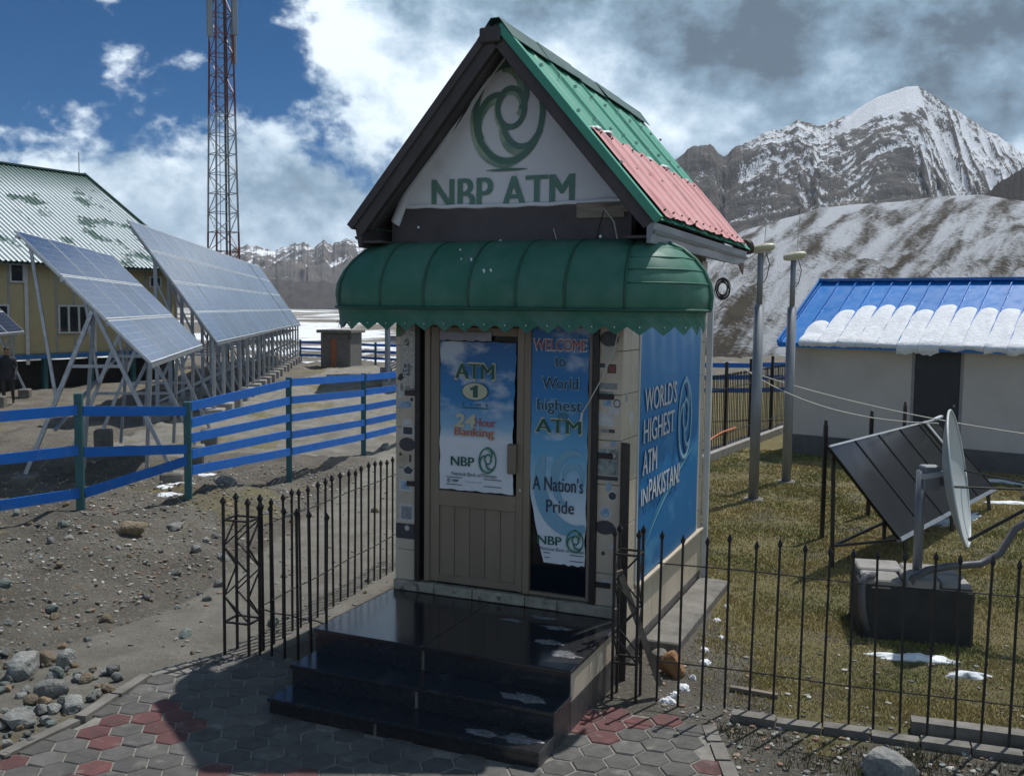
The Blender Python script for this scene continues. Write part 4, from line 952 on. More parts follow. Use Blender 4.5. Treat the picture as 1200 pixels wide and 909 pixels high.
def build_poster2():
    p = poster('side_light_poster', .895, 2.92, lambda v: 1.325 if v > .3 else 1.325+.135*(1-v/.3)**1.2, lambda v: 1.838 if v > .5 else 1.838-.01*(1-v*2), P2, 'tall narrow blue welcome poster with its lower left edge torn away', y=-.004, seed=7)
    y1, y2 = -.0125, -.0145
    text('WELCOME', .475, .10, T_wh, p, (1.345, y1+.0006, 2.708), X_, Z_, bold=.035); text('WELCOME', .465, .09, T_rd2, p, (1.35, y2, 2.713), X_, Z_, bold=.015)
    text('to', .10, .085, T_nv, p, (1.535, y2, 2.575), X_, Z_, bold=.008); text('World', .32, .095, T_nv, p, (1.43, y2, 2.39), X_, Z_, bold=.008)
    text('highest', .40, .125, T_nv, p, (1.385, y2, 2.175), X_, Z_, bold=.008)
    for (t, w, h, a, z) in (('to', .106, .09, 1.532, 2.573), ('World', .33, .102, 1.425, 2.387), ('highest', .41, .132, 1.38, 2.172)): text(t, w, h, T_lb, p, (a, y1+.0004, z), X_, Z_, bold=.05)
    text('ATM', .42, .125, T_cr, p, (1.367, y1, 2.012), X_, Z_, bold=.045); text('ATM', .405, .113, T_dg, p, (1.375, y2, 2.018), X_, Z_, bold=.03)
    logo(p, (1.62, y1-.004, 2.155), X_, Z_, (0, -1, 0), .045, .035, T_gr, S_t2)
    # big pale emblem printed behind the words
    mb = MB()
    for (r, w, a0, a1) in ((.34, .13, 150, 300), (.19, .07, 60, 250), (.10, .05, -30, 180)):
        pts = [(1.72+r*.9*math.cos(R_(a0+(a1-a0)*i/24)), 1.62+r*1.25*math.sin(R_(a0+(a1-a0)*i/24))) for i in range(25)]; pts = [(min(x, 1.80), z) for x, z in pts]
        ribbon(mb, pts, [w*math.sin(math.pi*(i+.5)/25.5)**.5 for i in range(25)], Vector((0, -.0105, 0)), Vector((1, 0, 0)), Vector((0, 0, 1)))
    mb.build('pale_emblem', T_lb, p)
    text("A Nation's", .455, .125, T_nv, p, (1.352, y2, 1.52), X_, Z_, bold=.012); text('Pride', .25, .11, T_nv, p, (1.48, y2, 1.335), X_, Z_, bold=.012)
    text('NBP', .215, .075, T_dg, p, (1.405, y1, 1.055), X_, Z_, bold=.03); logo(p, (1.742, y1, 1.105), X_, Z_, (0, -1, 0), .078, .098, T_gr, S_t2)
    text('National Bank of Pakistan', .40, .03, T_nv, p, (1.425, y1, 1.005), X_, Z_, shear=.2)
    for (a, b, z) in ((1.46, 1.52, .985), (1.47, 1.52, .945), (1.70, 1.82, .985), (1.70, 1.82, .935)): MB().box(a, b, y1-.001, y1, z-.003, z+.003).build('rule', T_nv, p)
T_rd2 = mat('print_welcome_red', (.30, .08, .10), (.27, .07, .09), 9, .5)
build_poster2()
def build_banner():
    PB = print_mat('banner_blue', [(0, (.008, .135, .34)), (.5, (.012, .18, .44)), (1, (.014, .21, .50))], .68, 3.0, cloud=(.10, .33, .52), cl=.45)
    p = thing('wall_banner', K0, KTH, "large blue vinyl banner with white capitals on the booth's right-hand side", 'banner')
    def f(u, v):
        b = .505+2.30*u; z = .675+2.36*v
        return (KW+.012 + .006*math.sin(b*16+z*3)*sm(.55, 1, v) + .006*noise.noise(Vector((b*2, z*2, 1))), b, z)
    MB().grid(f, 60, 40).build('vinyl', PB, p, True)
    ux, uy = (0, 1, 0), (0, 0, 1); x = KW+.026
    WT = mat('banner_white', (.60, .62, .64), (.54, .57, .60), 5, .5); SH = mat('banner_navy', (.015, .10, .27), (.015, .10, .27), 5, .5)
    for (t, w, h, b, z) in (("WORLD'S", 1.13, .215, .61, 2.165), ('HIGHEST', 1.08, .215, .585, 1.885), ('ATM', .47, .215, .575, 1.605), ('PAKISTAN!', 1.13, .205, .795, 1.34), ('IN', .20, .15, .545, 1.34)):
        text(t, w, h, WT, p, (x, b, z), ux, uy, bold=.018); text(t, w, h, SH, p, (x-.002, b+.010, z-.008), ux, uy, bold=.018)
    logo(p, (x-.006, 2.13, 1.955), ux, uy, (1, 0, 0), .29, .42, mat('banner_emblem', (.30, .48, .60), (.2, .42, .58), 4, .5), SH)
    mb = MB()
    for off, w in ((0, .02), (-.05, .05)):
        pts = [(.55+2.2*t, .74+.02*off+1.0*t**.55+off) for t in [i/24 for i in range(25)]]
        ribbon(mb, pts, [w*math.sin(math.pi*(i+.5)/25) for i in range(25)], Vector((x-.006, 0, 0)), Vector((0, 1, 0)), Vector((0, 0, 1)))
    mb.build('swoosh', mat('banner_swoosh', (.12, .38, .56), (.10, .34, .52), 4, .5), p)
build_banner()

# ------------------------------------------------------------------ entrance steps
def build_steps():
    st = thing('entrance_steps', K0, KTH, 'polished black stone steps before the booth door, wet with melting snow', 'steps')
    XL, XR = -.0, KW+.058
    lev = [(-1.30, .05, PZ, .307), (-1.62, -1.285, .307, .145), (-1.902, -1.605, .145, 0)]
    MB().box(XL+.03, XR-.03, -1.27, -.03, -.1, PZ-.035).build('core', M_concd, st)
    MB().box(XL+.03, XR-.03, -1.59, -1.272, -.1, .27).build('core', M_concd, st); MB().box(XL+.03, XR-.03, -1.872, -1.592, -.1, .11).build('core', M_concd, st)
    for i, (bf, bb, zt, zl) in enumerate(lev):
        mid = (.98, 1.10, .92)[i]
        if i == 0: bb = -.052
        for (x0, x1) in ((XL, mid-.002), (mid+.002, XR)):
            MB().bbox(x0, x1, bf, bb, zt-.032+rng.uniform(-.001, .001), zt+rng.uniform(-.001, .001), .005).build('tread', M_granite, st)
            MB().bbox(x0+.012, x1-.012, bf+.018, bf+.036, zl+.001-(.05 if i == 2 else 0), zt-.034, .002).build('riser', M_granite, st)
    # facing on the right and left flanks: cream tile above, black below
    for k in range(3):
        b0 = -1.262+k*.41; MB().bbox(XR-.032, XR-.012, b0+.003, b0+.405, .245, PZ-.036, .003).build('tile', M_tile, st); MB().bbox(XR-.032, XR-.012, b0+.003, b0+.405, -.08, .241, .003).build('tile', M_dtile, st)
        MB().bbox(XL+.012, XL+.032, b0+.003, b0+.405, -.08, PZ-.036, .003).build('tile', M_granite, st)
    for (b0, b1, z1) in ((-1.58, -1.268, .272), (-1.862, -1.588, .110)):
        MB().bbox(XR-.032, XR-.012, b0+.003, b1-.003, -.08, z1, .003).build('tile', M_dtile, st); MB().bbox(XL+.012, XL+.032, b0+.003, b1-.003, -.08, z1, .003).build('tile', M_granite, st)
build_steps()
def flat_patch(name, P, rx, ry, m, label, cat, group=None, seed=0, rz=0, th=.012):
    o = lump(name, P, rx, ry, th, m, None, seed, 22); o.rotation_euler = (0, 0, rz); return tag(o, label, cat, group)
M_slush = mat('slush', (.20, .205, .215), (.07, .072, .075), 22, .22, bump=.004, bscale=40)
for i, (a, b, z, rx, ry) in enumerate(((1.35, -.42, PZ, .09, .035), (1.75, -.45, PZ, .13, .04), (1.83, -.80, PZ, .11, .05), (2.02, -1.0, PZ, .12, .06), (1.55, -.25, PZ, .12, .03), (1.88, -1.46, .307, .16, .07), (2.0, -1.76, .145, .15, .07), (1.72, -1.78, .145, .12, .04))):
    flat_patch('slush_patch', kpt(a, b, z+.008), rx, ry, M_slush, 'thin grey film of melting slush on the black steps', 'slush', 'slush on the steps', 50+i, KTH, .010)

# ------------------------------------------------------------------ pavement of hexagonal pavers
def inside(p, poly):
    c = False; n = len(poly); x, y = p
    for i in range(n):
        x1, y1 = poly[i]; x2, y2 = poly[(i+1) % n]
        if (y1 > y) != (y2 > y) and x < (x2-x1)*(y-y1)/(y2-y1)+x1: c = not c
    return c
def build_pavement():
    L_ = [gp(-40, 925), gp(4, 896), gp(100, 850), gp(180, 797), gp(256, 774), gp(330, 770)]
    poly = [(-4.2, 5.0)] + [(p.x, p.y) for p in L_] + [(kpt(-.0, -1.0).x, kpt(0, -1.0).y), (kpt(KW+.05, -1.0).x, kpt(KW+.05, -1.0).y), (.62, 7.35), (1.42, 7.05), (1.38, 5.0)]
    pv = link('pavement', None, None, (0, 0, 0)); tag(pv, kind='structure')
    MB().prism(poly, 'z', -.08, .0185).build('sand_bed', M_joint, pv)
    r = .128; hexm = MB(); 
    top = [(math.cos(R_(60*k))*(r-.013), math.sin(R_(60*k))*(r-.013)) for k in range(6)]; mid = [(math.cos(R_(60*k))*(r-.006), math.sin(R_(60*k))*(r-.006)) for k in range(6)]
    vs = [(x, y, .026) for x, y in top] + [(x, y, .018) for x, y in mid] + [(x, y, -.03) for x, y in mid]
    hexm.add(vs, [tuple(range(6))] + [(6+k, 6+(k+1) % 6, (k+1) % 6, k) for k in range(6)] + [(12+k, 12+(k+1) % 6, 6+(k+1) % 6, 6+k) for k in range(6)])
    mg = hexm.mesh('paver', M_pavg); mrd = hexm.mesh('paver', M_pavr)
    c, s = math.cos(KTH+.10), math.sin(KTH+.10); rr = random.Random(5)
    for i in range(-30, 31):
        for j in range(-30, 31):
            lx = i*r*1.5; ly = (j + .5*(i % 2))*r*math.sqrt(3); x = -1.2+lx*c-ly*s; y = 6.6+lx*s+ly*c
            if y < 5.3 or not inside((x, y), poly): continue
            k = kpt(0, 0); a = (x-K0.x)*math.cos(KTH)+(y-K0.y)*math.sin(KTH); b = -(x-K0.x)*math.sin(KTH)+(y-K0.y)*math.cos(KTH)
            if -.0 < a < KW+.05 and b > -1.88: continue
            red = (math.hypot((x+2.75)/.52, (y-7.0)/.42) < 1 and rr.random() < .5) or (y < 6.35 and rr.random() < .16) or (x > .5 and y > 6.98 and rr.random() < .8) or rr.random() < .02
            link('paver', mrd if red else mg, pv, (x, y, rr.uniform(-.003, .004)), (rr.uniform(-.016, .016), rr.uniform(-.016, .016), KTH+.10))
    # worn concrete edging along the dirt side and the short right end
    for A, B in zip(L_[:-2], L_[1:-1]):
        d = (B-A); n = max(1, int(d.length/.45))
        for k in range(n):
            a = A+d*((k+.04)/n); b = A+d*((k+.96)/n); dz = rr.uniform(-.02, .01)
            MB().bar((a.x-.06, a.y+.03, .005+dz), (b.x-.06, b.y+.03, .005+dz), .09, .09).build('edging', M_concd, pv)
    for k in range(5):
        MB().bar((1.46, 5.6+k*.29, .0), (1.47, 5.86+k*.29, .0), .1, .07).build('edging', M_concd, pv)
build_pavement()

# ------------------------------------------------------------------ iron fences
def spear_mesh(h, w=.017, tip=.075, name='bar'):
    mb = MB(); mb.box(-w/2, w/2, -w/2, w/2, 0, h-tip)
    a = w*1.05; z0, z1, z2 = h-tip, h-tip*.62, h
    mb.add([(-w/2,-w/2,z0),(w/2,-w/2,z0),(w/2,w/2,z0),(-w/2,w/2,z0),(-a,-a,z1),(a,-a,z1),(a,a,z1),(-a,a,z1),(0,0,z2)],
           [(0,1,5,4),(1,2,6,5),(2,3,7,6),(3,0,4,7),(4,5,8),(5,6,8),(6,7,8),(7,4,8)])
    return mb.mesh(name, M_iron)
def wire_fence(name, A, B, h, step, rails, label, z=0.0, rail_r=.006, jit=.012, skip=(), hv=0.0, bw=.017, tip=.075):
    A = Vector(A); B = Vector(B); d = B-A; L_ = d.length; rz = math.atan2(d.y, d.x)
    t = thing(name, (A.x, A.y, z), rz, label, 'fence')
    me = spear_mesh(h, bw, tip); n = int(L_/step+.5)
    for k in range(n+1):
        if k in skip: continue
        link('bar', me, t, (k*L_/n+rng.uniform(-.008, .008), 0, rng.uniform(-hv, hv)), (rng.uniform(-jit, jit), rng.uniform(-jit, jit), 0))
    for zr in rails:
        pts = [(L_*i/8, -bw*.5-rail_r+.002, zr+.008*math.sin(i*2.1)) for i in range(9)]; MB().tube(pts, rail_r, 6).build('rail', M_iron, t)
    return t
def lattice_post(name, P, rz, w, d, h, label, z=0):
    t = thing(name, (P[0], P[1], z), rz, label, 'gate post'); me = spear_mesh(h, .02)
    for sx in (-1, 1):
        for sy in (-1, 1): link('bar', me, t, (sx*w/2, sy*d/2, 0))
    for zr in (.30, h-.22):
        MB().box(-w/2, w/2, -d/2-.008, -d/2+.008, zr, zr+.016).build('rail', M_iron, t); MB().box(-w/2, w/2, d/2-.008, d/2+.008, zr, zr+.016).build('rail', M_iron, t)
        MB().box(-w/2-.008, -w/2+.008, -d/2, d/2, zr, zr+.016).build('rail', M_iron, t); MB().box(w/2-.008, w/2+.008, -d/2, d/2, zr, zr+.016).build('rail', M_iron, t)
    n = 4; z0, z1 = .32, h-.22
    for sy in (-1, 1):
        for k in range(n):
            za = z0+(z1-z0)*k/n; zb = z0+(z1-z0)*(k+1)/n; s = 1 if k % 2 else -1
            MB().bar((-w/2*s, sy*d/2, za), (w/2*s, sy*d/2, zb), .012, .012).build('lacing', M_iron, t)
    for sx in (-1, 1):
        for k in range(n):
            za = z0+(z1-z0)*k/n; zb = z0+(z1-z0)*(k+1)/n; s = 1 if k % 2 else -1
            MB().bar((sx*w/2, -d/2*s, za), (sx*w/2, d/2*s, zb), .012, .012).build('lacing', M_iron, t)
    return t
def build_fences():
    # right of the booth
    lattice_post('gate_post', (.93, 7.60), -.33, .19, .17, 1.38, 'black lattice gate post at the right of the steps')
    wire_fence('spear_fence', (1.15, 7.50), (6.2, 5.75), 1.36, .178, (.33, 1.10), 'black spear topped iron fence along the yellowing grass yard', .015, hv=.025, jit=.015)
    # leaning loose post wedged in the lattice post, and the heavy upright behind it
    MB().bar((.86, 7.62, 1.02), (1.20, 7.62, .10), .05, .05).build('loose_post', M_wood, None); tag(bpy.data.objects['loose_post'], 'weathered square post leaning diagonally in the right lattice gate post', 'post')
    o = MB().bbox(-.035, .035, -.03, .03, 0, 1.98, .004).build('upright_post', M_iron, None, loc=(.93, 7.98, 0)); tag(o, "plain black steel upright beside the booth's right corner", 'post')
    # left of the booth
    A = gp(285, 766)
    lattice_post('gate_post', (A.x, A.y), KTH+.12, .24, .20, 1.42, 'black lattice gate post on the pavers left of the steps')
    P0 = (A.x+.15, A.y-.03)
    wire_fence('spear_fence', P0, (kpt(-.12, -.95).x, kpt(-.12, -.95).y), 1.36, .15, (.42,), 'short run of black spear bars between lattice post and steps', 0, jit=.01)
    Q = kpt(-.55, 1.9)
    wire_fence('spear_fence', (A.x+.16, A.y+.10), (-1.13, 12.1), 1.36, .165, (.42, 1.13), 'black spear topped iron fence running back past the booth on its left', 0, jit=.012, hv=.02)
    # behind the booth, on the far side of the yard
    fb = wire_fence('spear_fence', (3.7, 19.6), (7.3, 25.8), 1.62, .115, (.32, 1.30), 'long tall black iron fence at the back of the yard beyond the lamp posts', .12, jit=.006, rail_r=.012, bw=.016)
    L_ = math.hypot(3.6, 6.2)
    for k in range(5): MB().box(-.03+k*L_/4, .03+k*L_/4, -.03, .03, -.2, 1.86).build('post', M_iron, fb)
    o = MB().bar((3.62, 19.45, .05), (7.35, 25.9, .05), .3, .24).build('kerb', M_conc, None); tag(o, 'low concrete kerb under the tall back fence', 'kerb')
    # kerb of short blocks under the right-hand fence
    d = Vector((5.05, -1.75, 0)).normalized(); n = Vector((-d.y, d.x, 0)); st = Vector((1.68, 7.23, 0))
    kb = thing('kerb', (0, 0, 0), 0, 'row of short pale kerb blocks under the spear fence', 'kerb')
    for k in range(14):
        a = st+d*(k*.33+.006); b = st+d*(k*.33+.322); h = .05+rng.uniform(-.015, .012)
        MB().bar((a.x, a.y, h/2-.03), (b.x, b.y, h/2-.03+rng.uniform(-.006, .006)), .11, h+.06).build('block', M_concd, kb)
    a = Vector((2.95, 7.02, 0)); o = MB().bar((a.x, a.y, .05), (a.x+3.2, a.y-1.05, .05), .12, .11).build('stone_edging', M_concd, None); tag(o, 'long flat concrete strip lying in the grass behind the kerb', 'edging')
    o = MB().bbox(-.13, .20, .75, 3.05, -.1, .09, .012).build('concrete_apron', M_concd, None, loc=kpt(KW+.14, .0), rot=(0, 0, KTH)); tag(o, "narrow concrete apron along the booth's right wall", 'slab')
build_fences()

def rail_fence(name, pts, heights, rails, label, post_w=.10, zb=None, cap=.06):
    """pts: ground points of the posts; rails: for each bay a list of (z at first post, z at next post)"""
    t = thing(name, (0, 0, 0), 0, label, 'fence')
    for P, h in zip(pts, heights):
        MB().bbox(-post_w/2, post_w/2, -post_w/2, post_w/2, -.3, h, .008).build('post', M_teal, t, loc=P, rot=(0, 0, .2))
    for (A, B), rr in zip(zip(pts[:-1], pts[1:]), rails):
        d = (Vector(B)-Vector(A)).normalized(); nrm = Vector((d.y, -d.x, 0)); 
        if nrm.y > 0: nrm = -nrm
        for (za, zb_) in rr:
            za += rng.uniform(-.014, .014); zb_ += rng.uniform(-.014, .014); a = Vector(A)+nrm*(post_w/2-.02)+Vector((0, 0, za))+d*(post_w/2-.01); b = Vector(B)+nrm*(post_w/2-.02)+Vector((0, 0, zb_))-d*(post_w/2-.01)
            MB().bar(a, b, .03, .13).build('rail', M_bluer, t)
    return t
def build_rails():
    px = [(-120, 640), (95, 603), (221, 585), (339, 557), (426, 535), (497, 515), (560, 500)]
    zg = [.3, .3, .3, .12, .0, 0, 0]; pts = [gp(x, y, z) for (x, y), z in zip(px, zg)]
    hs = [1.6, 1.60, 1.40, 1.72, 1.72, 1.7, 1.7]
    def ev(h1, h2, n=5, lo=.42, t1=.10): return [(h1-t1-(h1-t1-lo)*k/(n-1), h2-t1-(h2-t1-lo)*k/(n-1)) for k in range(n)]
    rails = [[(1.38, 1.38), (.86, .86), (.30, .30)], [(1.36, 1.26), (.84, .74), (.28, .56)], ev(1.42, 1.72), ev(1.72, 1.72), ev(1.72, 1.7), ev(1.7, 1.7)]
    rail_fence('rail_fence', pts, hs, rails, 'blue plank rail fence on teal posts across the dirt bank at left')
    p2 = [gp(352, 424), gp(385, 425.5), gp(412, 427), gp(440, 429), gp(480, 431)]
    rail_fence('rail_fence', p2, [1.25]*5, [[(1.1, 1.1), (.75, .75), (.4, .4)]]*4, 'distant blue rail fence beside the small block hut', .12)
    p3 = [Vector((3.0, 27.2, 0)), Vector((4.9, 27.6, 0)), Vector((6.8, 28.0, 0)), Vector((8.7, 28.5, 0)), Vector((11, 29, 0))]
    rail_fence('rail_fence', p3, [1.7]*5, [[(1.55, 1.55), (1.2, 1.2), (.85, .85)]]*4, 'blue rail fence behind the tall black fence at the back of the yard', .1)
build_rails()

# ------------------------------------------------------------------ solar racks on the left
def module_mesh(mw, mh, mcell, name='module'):
    mb = MB(); f = .022; th = .035
    mb.box(0, mw, 0, mh, -th, -.004); mb.cm = 0
    for (x0, x1, y0, y1) in ((0, mw, 0, f), (0, mw, mh-f, mh), (0, f, f, mh-f), (mw-f, mw, f, mh-f)): mb.box(x0, x1, y0, y1, -.006, 0)
    mb.cm = 1; mb.add([(f, f, -.002), (mw-f, f, -.002), (mw-f, mh-f, -.002), (f, mh-f, -.002)], [(0, 1, 2, 3)])
    return mb.mesh(name, [M_alu, mcell])
def solar_rack(name, low, rz, cols, rows, mw, mh, tilt, label, gap_at=None, style='post', ground=0.0, skips=()):
    t = thing(name, (low.x, low.y, ground), rz, label, 'solar array'); zl = low.z-ground
    me = module_mesh(mw-.02, mh-.02, M_solar); ct, st_ = math.cos(tilt), math.sin(tilt)
    def P(s, u, dz=0): return (s, u*ct - dz*st_*0, zl + u*st_ + dz)
    xs_ = []; x = 0
    for c in range(cols):
        if gap_at and c == gap_at: x += .5
        xs_.append(x); x += mw
    L_ = x; S_ = rows*mh
    for c, x in enumerate(xs_):
        for r in range(rows):
            dt = rng.uniform(-.006, .006)
            link('module', me, t, (x+.01+rng.uniform(-.01, .01), (r*mh+.01)*ct, zl+(r*mh+.01)*st_+dt*.5), (tilt+dt, rng.uniform(-.003, .003), 0))
    # purlins under the modules and rafters
    for r in range(rows+1):
        u = min(S_-.03, max(.03, r*mh)); MB().bar(P(.02, u, -.075), P(L_-.02, u, -.075), .05, .05).build('purlin', M_galv, t)
    if style == 'post':
        k = 0; x = .25
        while x < L_:
            MB().bar(P(x, .02, -.14), P(x, S_-.02, -.14), .06, .08).build('rafter', M_galvd, t)
            u1, u2 = .25, S_*.72
            f1, f2 = P(x, u1, -.18), P(x, u2, -.18)
            MB().bar((x-.07, f1[1], .25), (x-.07, f1[1], f1[2]), .07, .09, (1, 0, 0)).build('post', M_galv, t); MB().bar((x+.07, f1[1], .25), (x+.07, f1[1], f1[2]), .07, .09, (1, 0, 0)).build('post', M_galv, t)
            MB().bar((x, f2[1], .2), (x, f2[1], f2[2]), .09, .09).build('post', M_galvd, t)
            MB().bar((x, f1[1]+.05, .5), (x, f2[1], f2[2]-.5), .05, .05).build('brace', M_galvd, t); MB().bar((x, f1[1]+.05, 1.2), (x, f2[1], .5), .05, .05).build('brace', M_galvd, t)
            MB().bar((x, f1[1]+.05, 1.75), (x, f2[1], 1.75), .05, .05).build('brace', M_galvd, t)
            for yy in (f1[1], f2[1]): MB().bbox(x-.26, x+.26, yy-.26, yy+.26, -.1, .32, .02).build('footing', M_conc, t)
            x += mw*1.04 if k % 2 else mw*.98; k += 1
    else:
        for fx in (.6, L_*.52, L_-.8):
            MB().bar(P(fx, .02, -.14), P(fx, S_-.02, -.14), .05, .08).build('rafter', M_galv, t)
            top = P(fx, S_*.5, -.17); yc = top[1]
            fa = (fx-.15, yc-1.15, .34); fb_ = (fx-.15, yc+1.0, .34); fc = (fx+.25, yc+.25, .34)
            MB().bar(top, fa, .07, .06).build('leg', M_galv, t); MB().bar(top, fb_, .07, .06).build('leg', M_galv, t)
            MB().bar((top[0]+.05, top[1], top[2]), fc, .06, .05).build('leg', M_galvd, t)
            for q in (.35, .62):
                a = Vector(top).lerp(Vector(fa), q); b = Vector(top).lerp(Vector(fb_), q); MB().bar(a, b, .04, .05).build('crossbar', M_galv, t)
            MB().bar(P(fx, S_*.97, -.16), Vector(top).lerp(Vector(fb_), .55), .045, .045).build('strut', M_galv, t)
            MB().bar(P(fx, S_*.08, -.16), Vector(top).lerp(Vector(fa), .5), .045, .045).build('strut', M_galv, t)
            MB().bar(P(fx, S_*.06, -.16), (fx+.1, P(fx, S_*.06)[1]+.1, .34), .055, .055).build('strut', M_galv, t)
            for q in (fa, fb_): MB().bbox(q[0]-.17, q[0]+.17, q[1]-.17, q[1]+.17, -.25, .33, .03).build('footing', M_concd, t)
        MB().bar((.6, P(0, S_*.5)[1]+.6, 1.0), (L_-.8, P(0, S_*.5)[1]+.6, 2.0), .045, .045).build('brace', M_galvd, t)
    return t
A0 = at(178, 425, 15); A1 = at(238, 402, 22); rzA = math.atan2(A1.y-A0.y, A1.x-A0.x)
solar_rack('solar_rack', A0, rzA, 4, 3, (A1-A0).length/4, .905, R_(46), 'small blue solar array on tall A frame trestles behind the blue fence', style='trestle', ground=.1)
B0 = at(255, 401, 26); B1 = at(352, 379, 56); rzB = math.atan2(B1.y-B0.y, B1.x-B0.x)
solar_rack('solar_rack', B0, rzB, 17, 4, ((B1-B0).length-.5)/17, .965, R_(55), 'longest blue solar array, four rows high, receding towards the block hut', gap_at=14)
C1 = at(29, 388.5, 32.5); C0 = C1 - Vector((math.cos(rzA), math.sin(rzA), 0))*7.2
solar_rack('solar_rack', C0, rzA, 4, 3, 1.8, .905, R_(46), 'solar array cut off by the left edge, near the walking person', style='trestle')
D0 = Vector((-5.35, 36.5, 2.1)); solar_rack('solar_rack', D0+Vector((2.4, 0, 0)), rzB, 6, 4, 1.75, .965, R_(55), 'solar array seen only as grey posts between booth and hut')

# ------------------------------------------------------------------ cream building on stilts
def build_house():
    h = thing('stilt_house', (-19.34, 30.0, 0), R_(61), 'long cream panelled house on stilts with snow streaked green roof', 'house')
    Lw, Dp, z0, z1 = 12.2, 12.6, 1.25, 4.55; OV = .55
    MB().box(0.02, Lw-.02, OV+.05, OV+Dp, z0, z1).build('wall', M_creamw, h)
    MB().prism([(OV+.06, z1), (OV+Dp, z1), (OV+Dp/2, z1+3.9)], 'x', Lw-.14, Lw-.02).build('gable_wall', M_creamw, h)
    edges = [0, 1.35, 2.1, 2.9, 4.1, 4.75, 5.4, 6.6, 7.35, 8.2, 9.4, 10.6, Lw]
    for x0, x1 in zip(edges[:-1], edges[1:]):
        MB().bbox(x0+.02, x1-.02, OV, OV+.04, z0+.03, z1-.02, .005).build('panel', M_creamw, h)
    for x in edges: MB().bbox(x-.035, x+.035, OV-.025, OV+.03, z0, z1, .005).build('batten', M_batten, h)
    for x in (2.1, 5.4, 8.2): MB().bbox(x-.07, x+.07, OV-.06, OV-.027, .9, z1, .01).build('down_pipe', M_frame, h)
    def win(x0, x1, za, zb, mull):
        w = link('window', None, h, (0, 0, 0)); MB().box(x0+.04, x1-.04, OV-.03, OV-.022, za+.04, zb-.04).build('pane', M_wpane, w)
        for (a, b, c, d) in ((x0, x1, za, za+.06), (x0, x1, zb-.06, zb), (x0, x0+.06, za+.061, zb-.061), (x1-.06, x1, za+.061, zb-.061)): MB().box(a, b, OV-.07, OV-.021, c, d).build('frame', M_frame, w)
        for k in range(1, mull): x = x0+(x1-x0)*k/mull; MB().box(x-.035, x+.035, OV-.065, OV-.021, za+.061, zb-.061).build('mullion', M_frame, w)
    win(3.7, 4.72, 1.98, 3.02, 2); win(6.65, 7.95, 1.98, 3.02, 3); win(4.78, 5.34, 3.78, 4.45, 1); win(.3, 1.3, 1.98, 3.02, 2); win(10.8, 11.4, 3.75, 4.2, 1); win(9.6, 10.5, 1.98, 3.02, 2)
    MB().bbox(-.1, Lw+.1, OV-.12, OV+.04, z0-.16, z0, .01).build('sill_beam', M_bluef, h)
    for k in range(7): MB().bbox(.2+k*1.95, .36+k*1.95, OV+.0, OV+.16, -.1, z0-.16, .01).build('stilt', M_teal, h)
    MB().box(0, Lw, OV+.5, OV+.56, -.1, 1.0).build('skirt', M_skirt, h)
    # roof: corrugated slope to the front, plain slope to the back
    s0 = Vector((0, 0, 4.5)); rg = Vector((0, 6.8, 8.75)); sl = (rg-s0); n = Vector((0, -sl.z, sl.y)).normalized()
    rf = link('roof', None, h, (0, 0, 0)); nsheet = 13; w = (Lw+.53+.5)/nsheet
    m = house_roof_mat()
    for k in range(nsheet):
        xa = -.5+k*w; prof = []; npc = 5
        for r in range(npc):
            b = xa + r*w/npc; q = w/npc; prof += [(b, 0), (b+q*.45, 0), (b+q*.55, .035), (b+q*.85, .035), (b+q*.95, 0)]
        prof.append((xa+w, 0)); vs = []
        for tt in (0, .25, .5, .75, 1):
            for (x, hh) in prof: p = s0+sl*tt+n*(hh+.003*(k % 2)); vs.append((x, p.y, p.z))
        N_ = len(prof); mb = MB()
        for j in range(4):
            for i in range(N_-1):
                mb.f.append([j*N_+i, j*N_+i+1, (j+1)*N_+i+1, (j+1)*N_+i]); mb.mi.append(1 if i % 5 in (2, 3) else 0)
        mb.v = vs; mb.build('roof_sheet', [m, M_roofd], rf)
    vs = [(-.5, 0, 4.46), (Lw+.53, 0, 4.46), (Lw+.53, 6.8, 8.71), (-.5, 6.8, 8.71), (-.5, 13.6, 4.46), (Lw+.53, 13.6, 4.46)]
    MB().add(vs, [(0, 3, 2, 1), (3, 4, 5, 2)]).add([(v[0], v[1], v[2]-.06) for v in vs], [(0, 1, 2, 3), (3, 2, 5, 4)]).build('roof_deck', M_roofd, rf)
    MB().bar((-.5, 6.8, 8.78), (Lw+.56, 6.8, 8.78), .36, .07).build('ridge_cap', M_roofd, rf)
    MB().bar((Lw+.55, -.02, 4.5), (Lw+.55, 6.8, 8.78), .05, .22).build('barge_board', M_roofd, rf); MB().bar((Lw+.55, 13.6, 4.5), (Lw+.55, 6.8, 8.78), .05, .22).build('barge_board', M_roofd, rf)
    MB().tube([(Lw+.3, 6.8, 8.75), (Lw+.3, 6.8, 9.75)], .02, 6).build('aerial', M_pole, rf)
    MB().bar((Lw-.1, OV-.3, 4.5), (Lw-.1, OV, 4.3), .08, .08).build('bracket', M_barge, h)
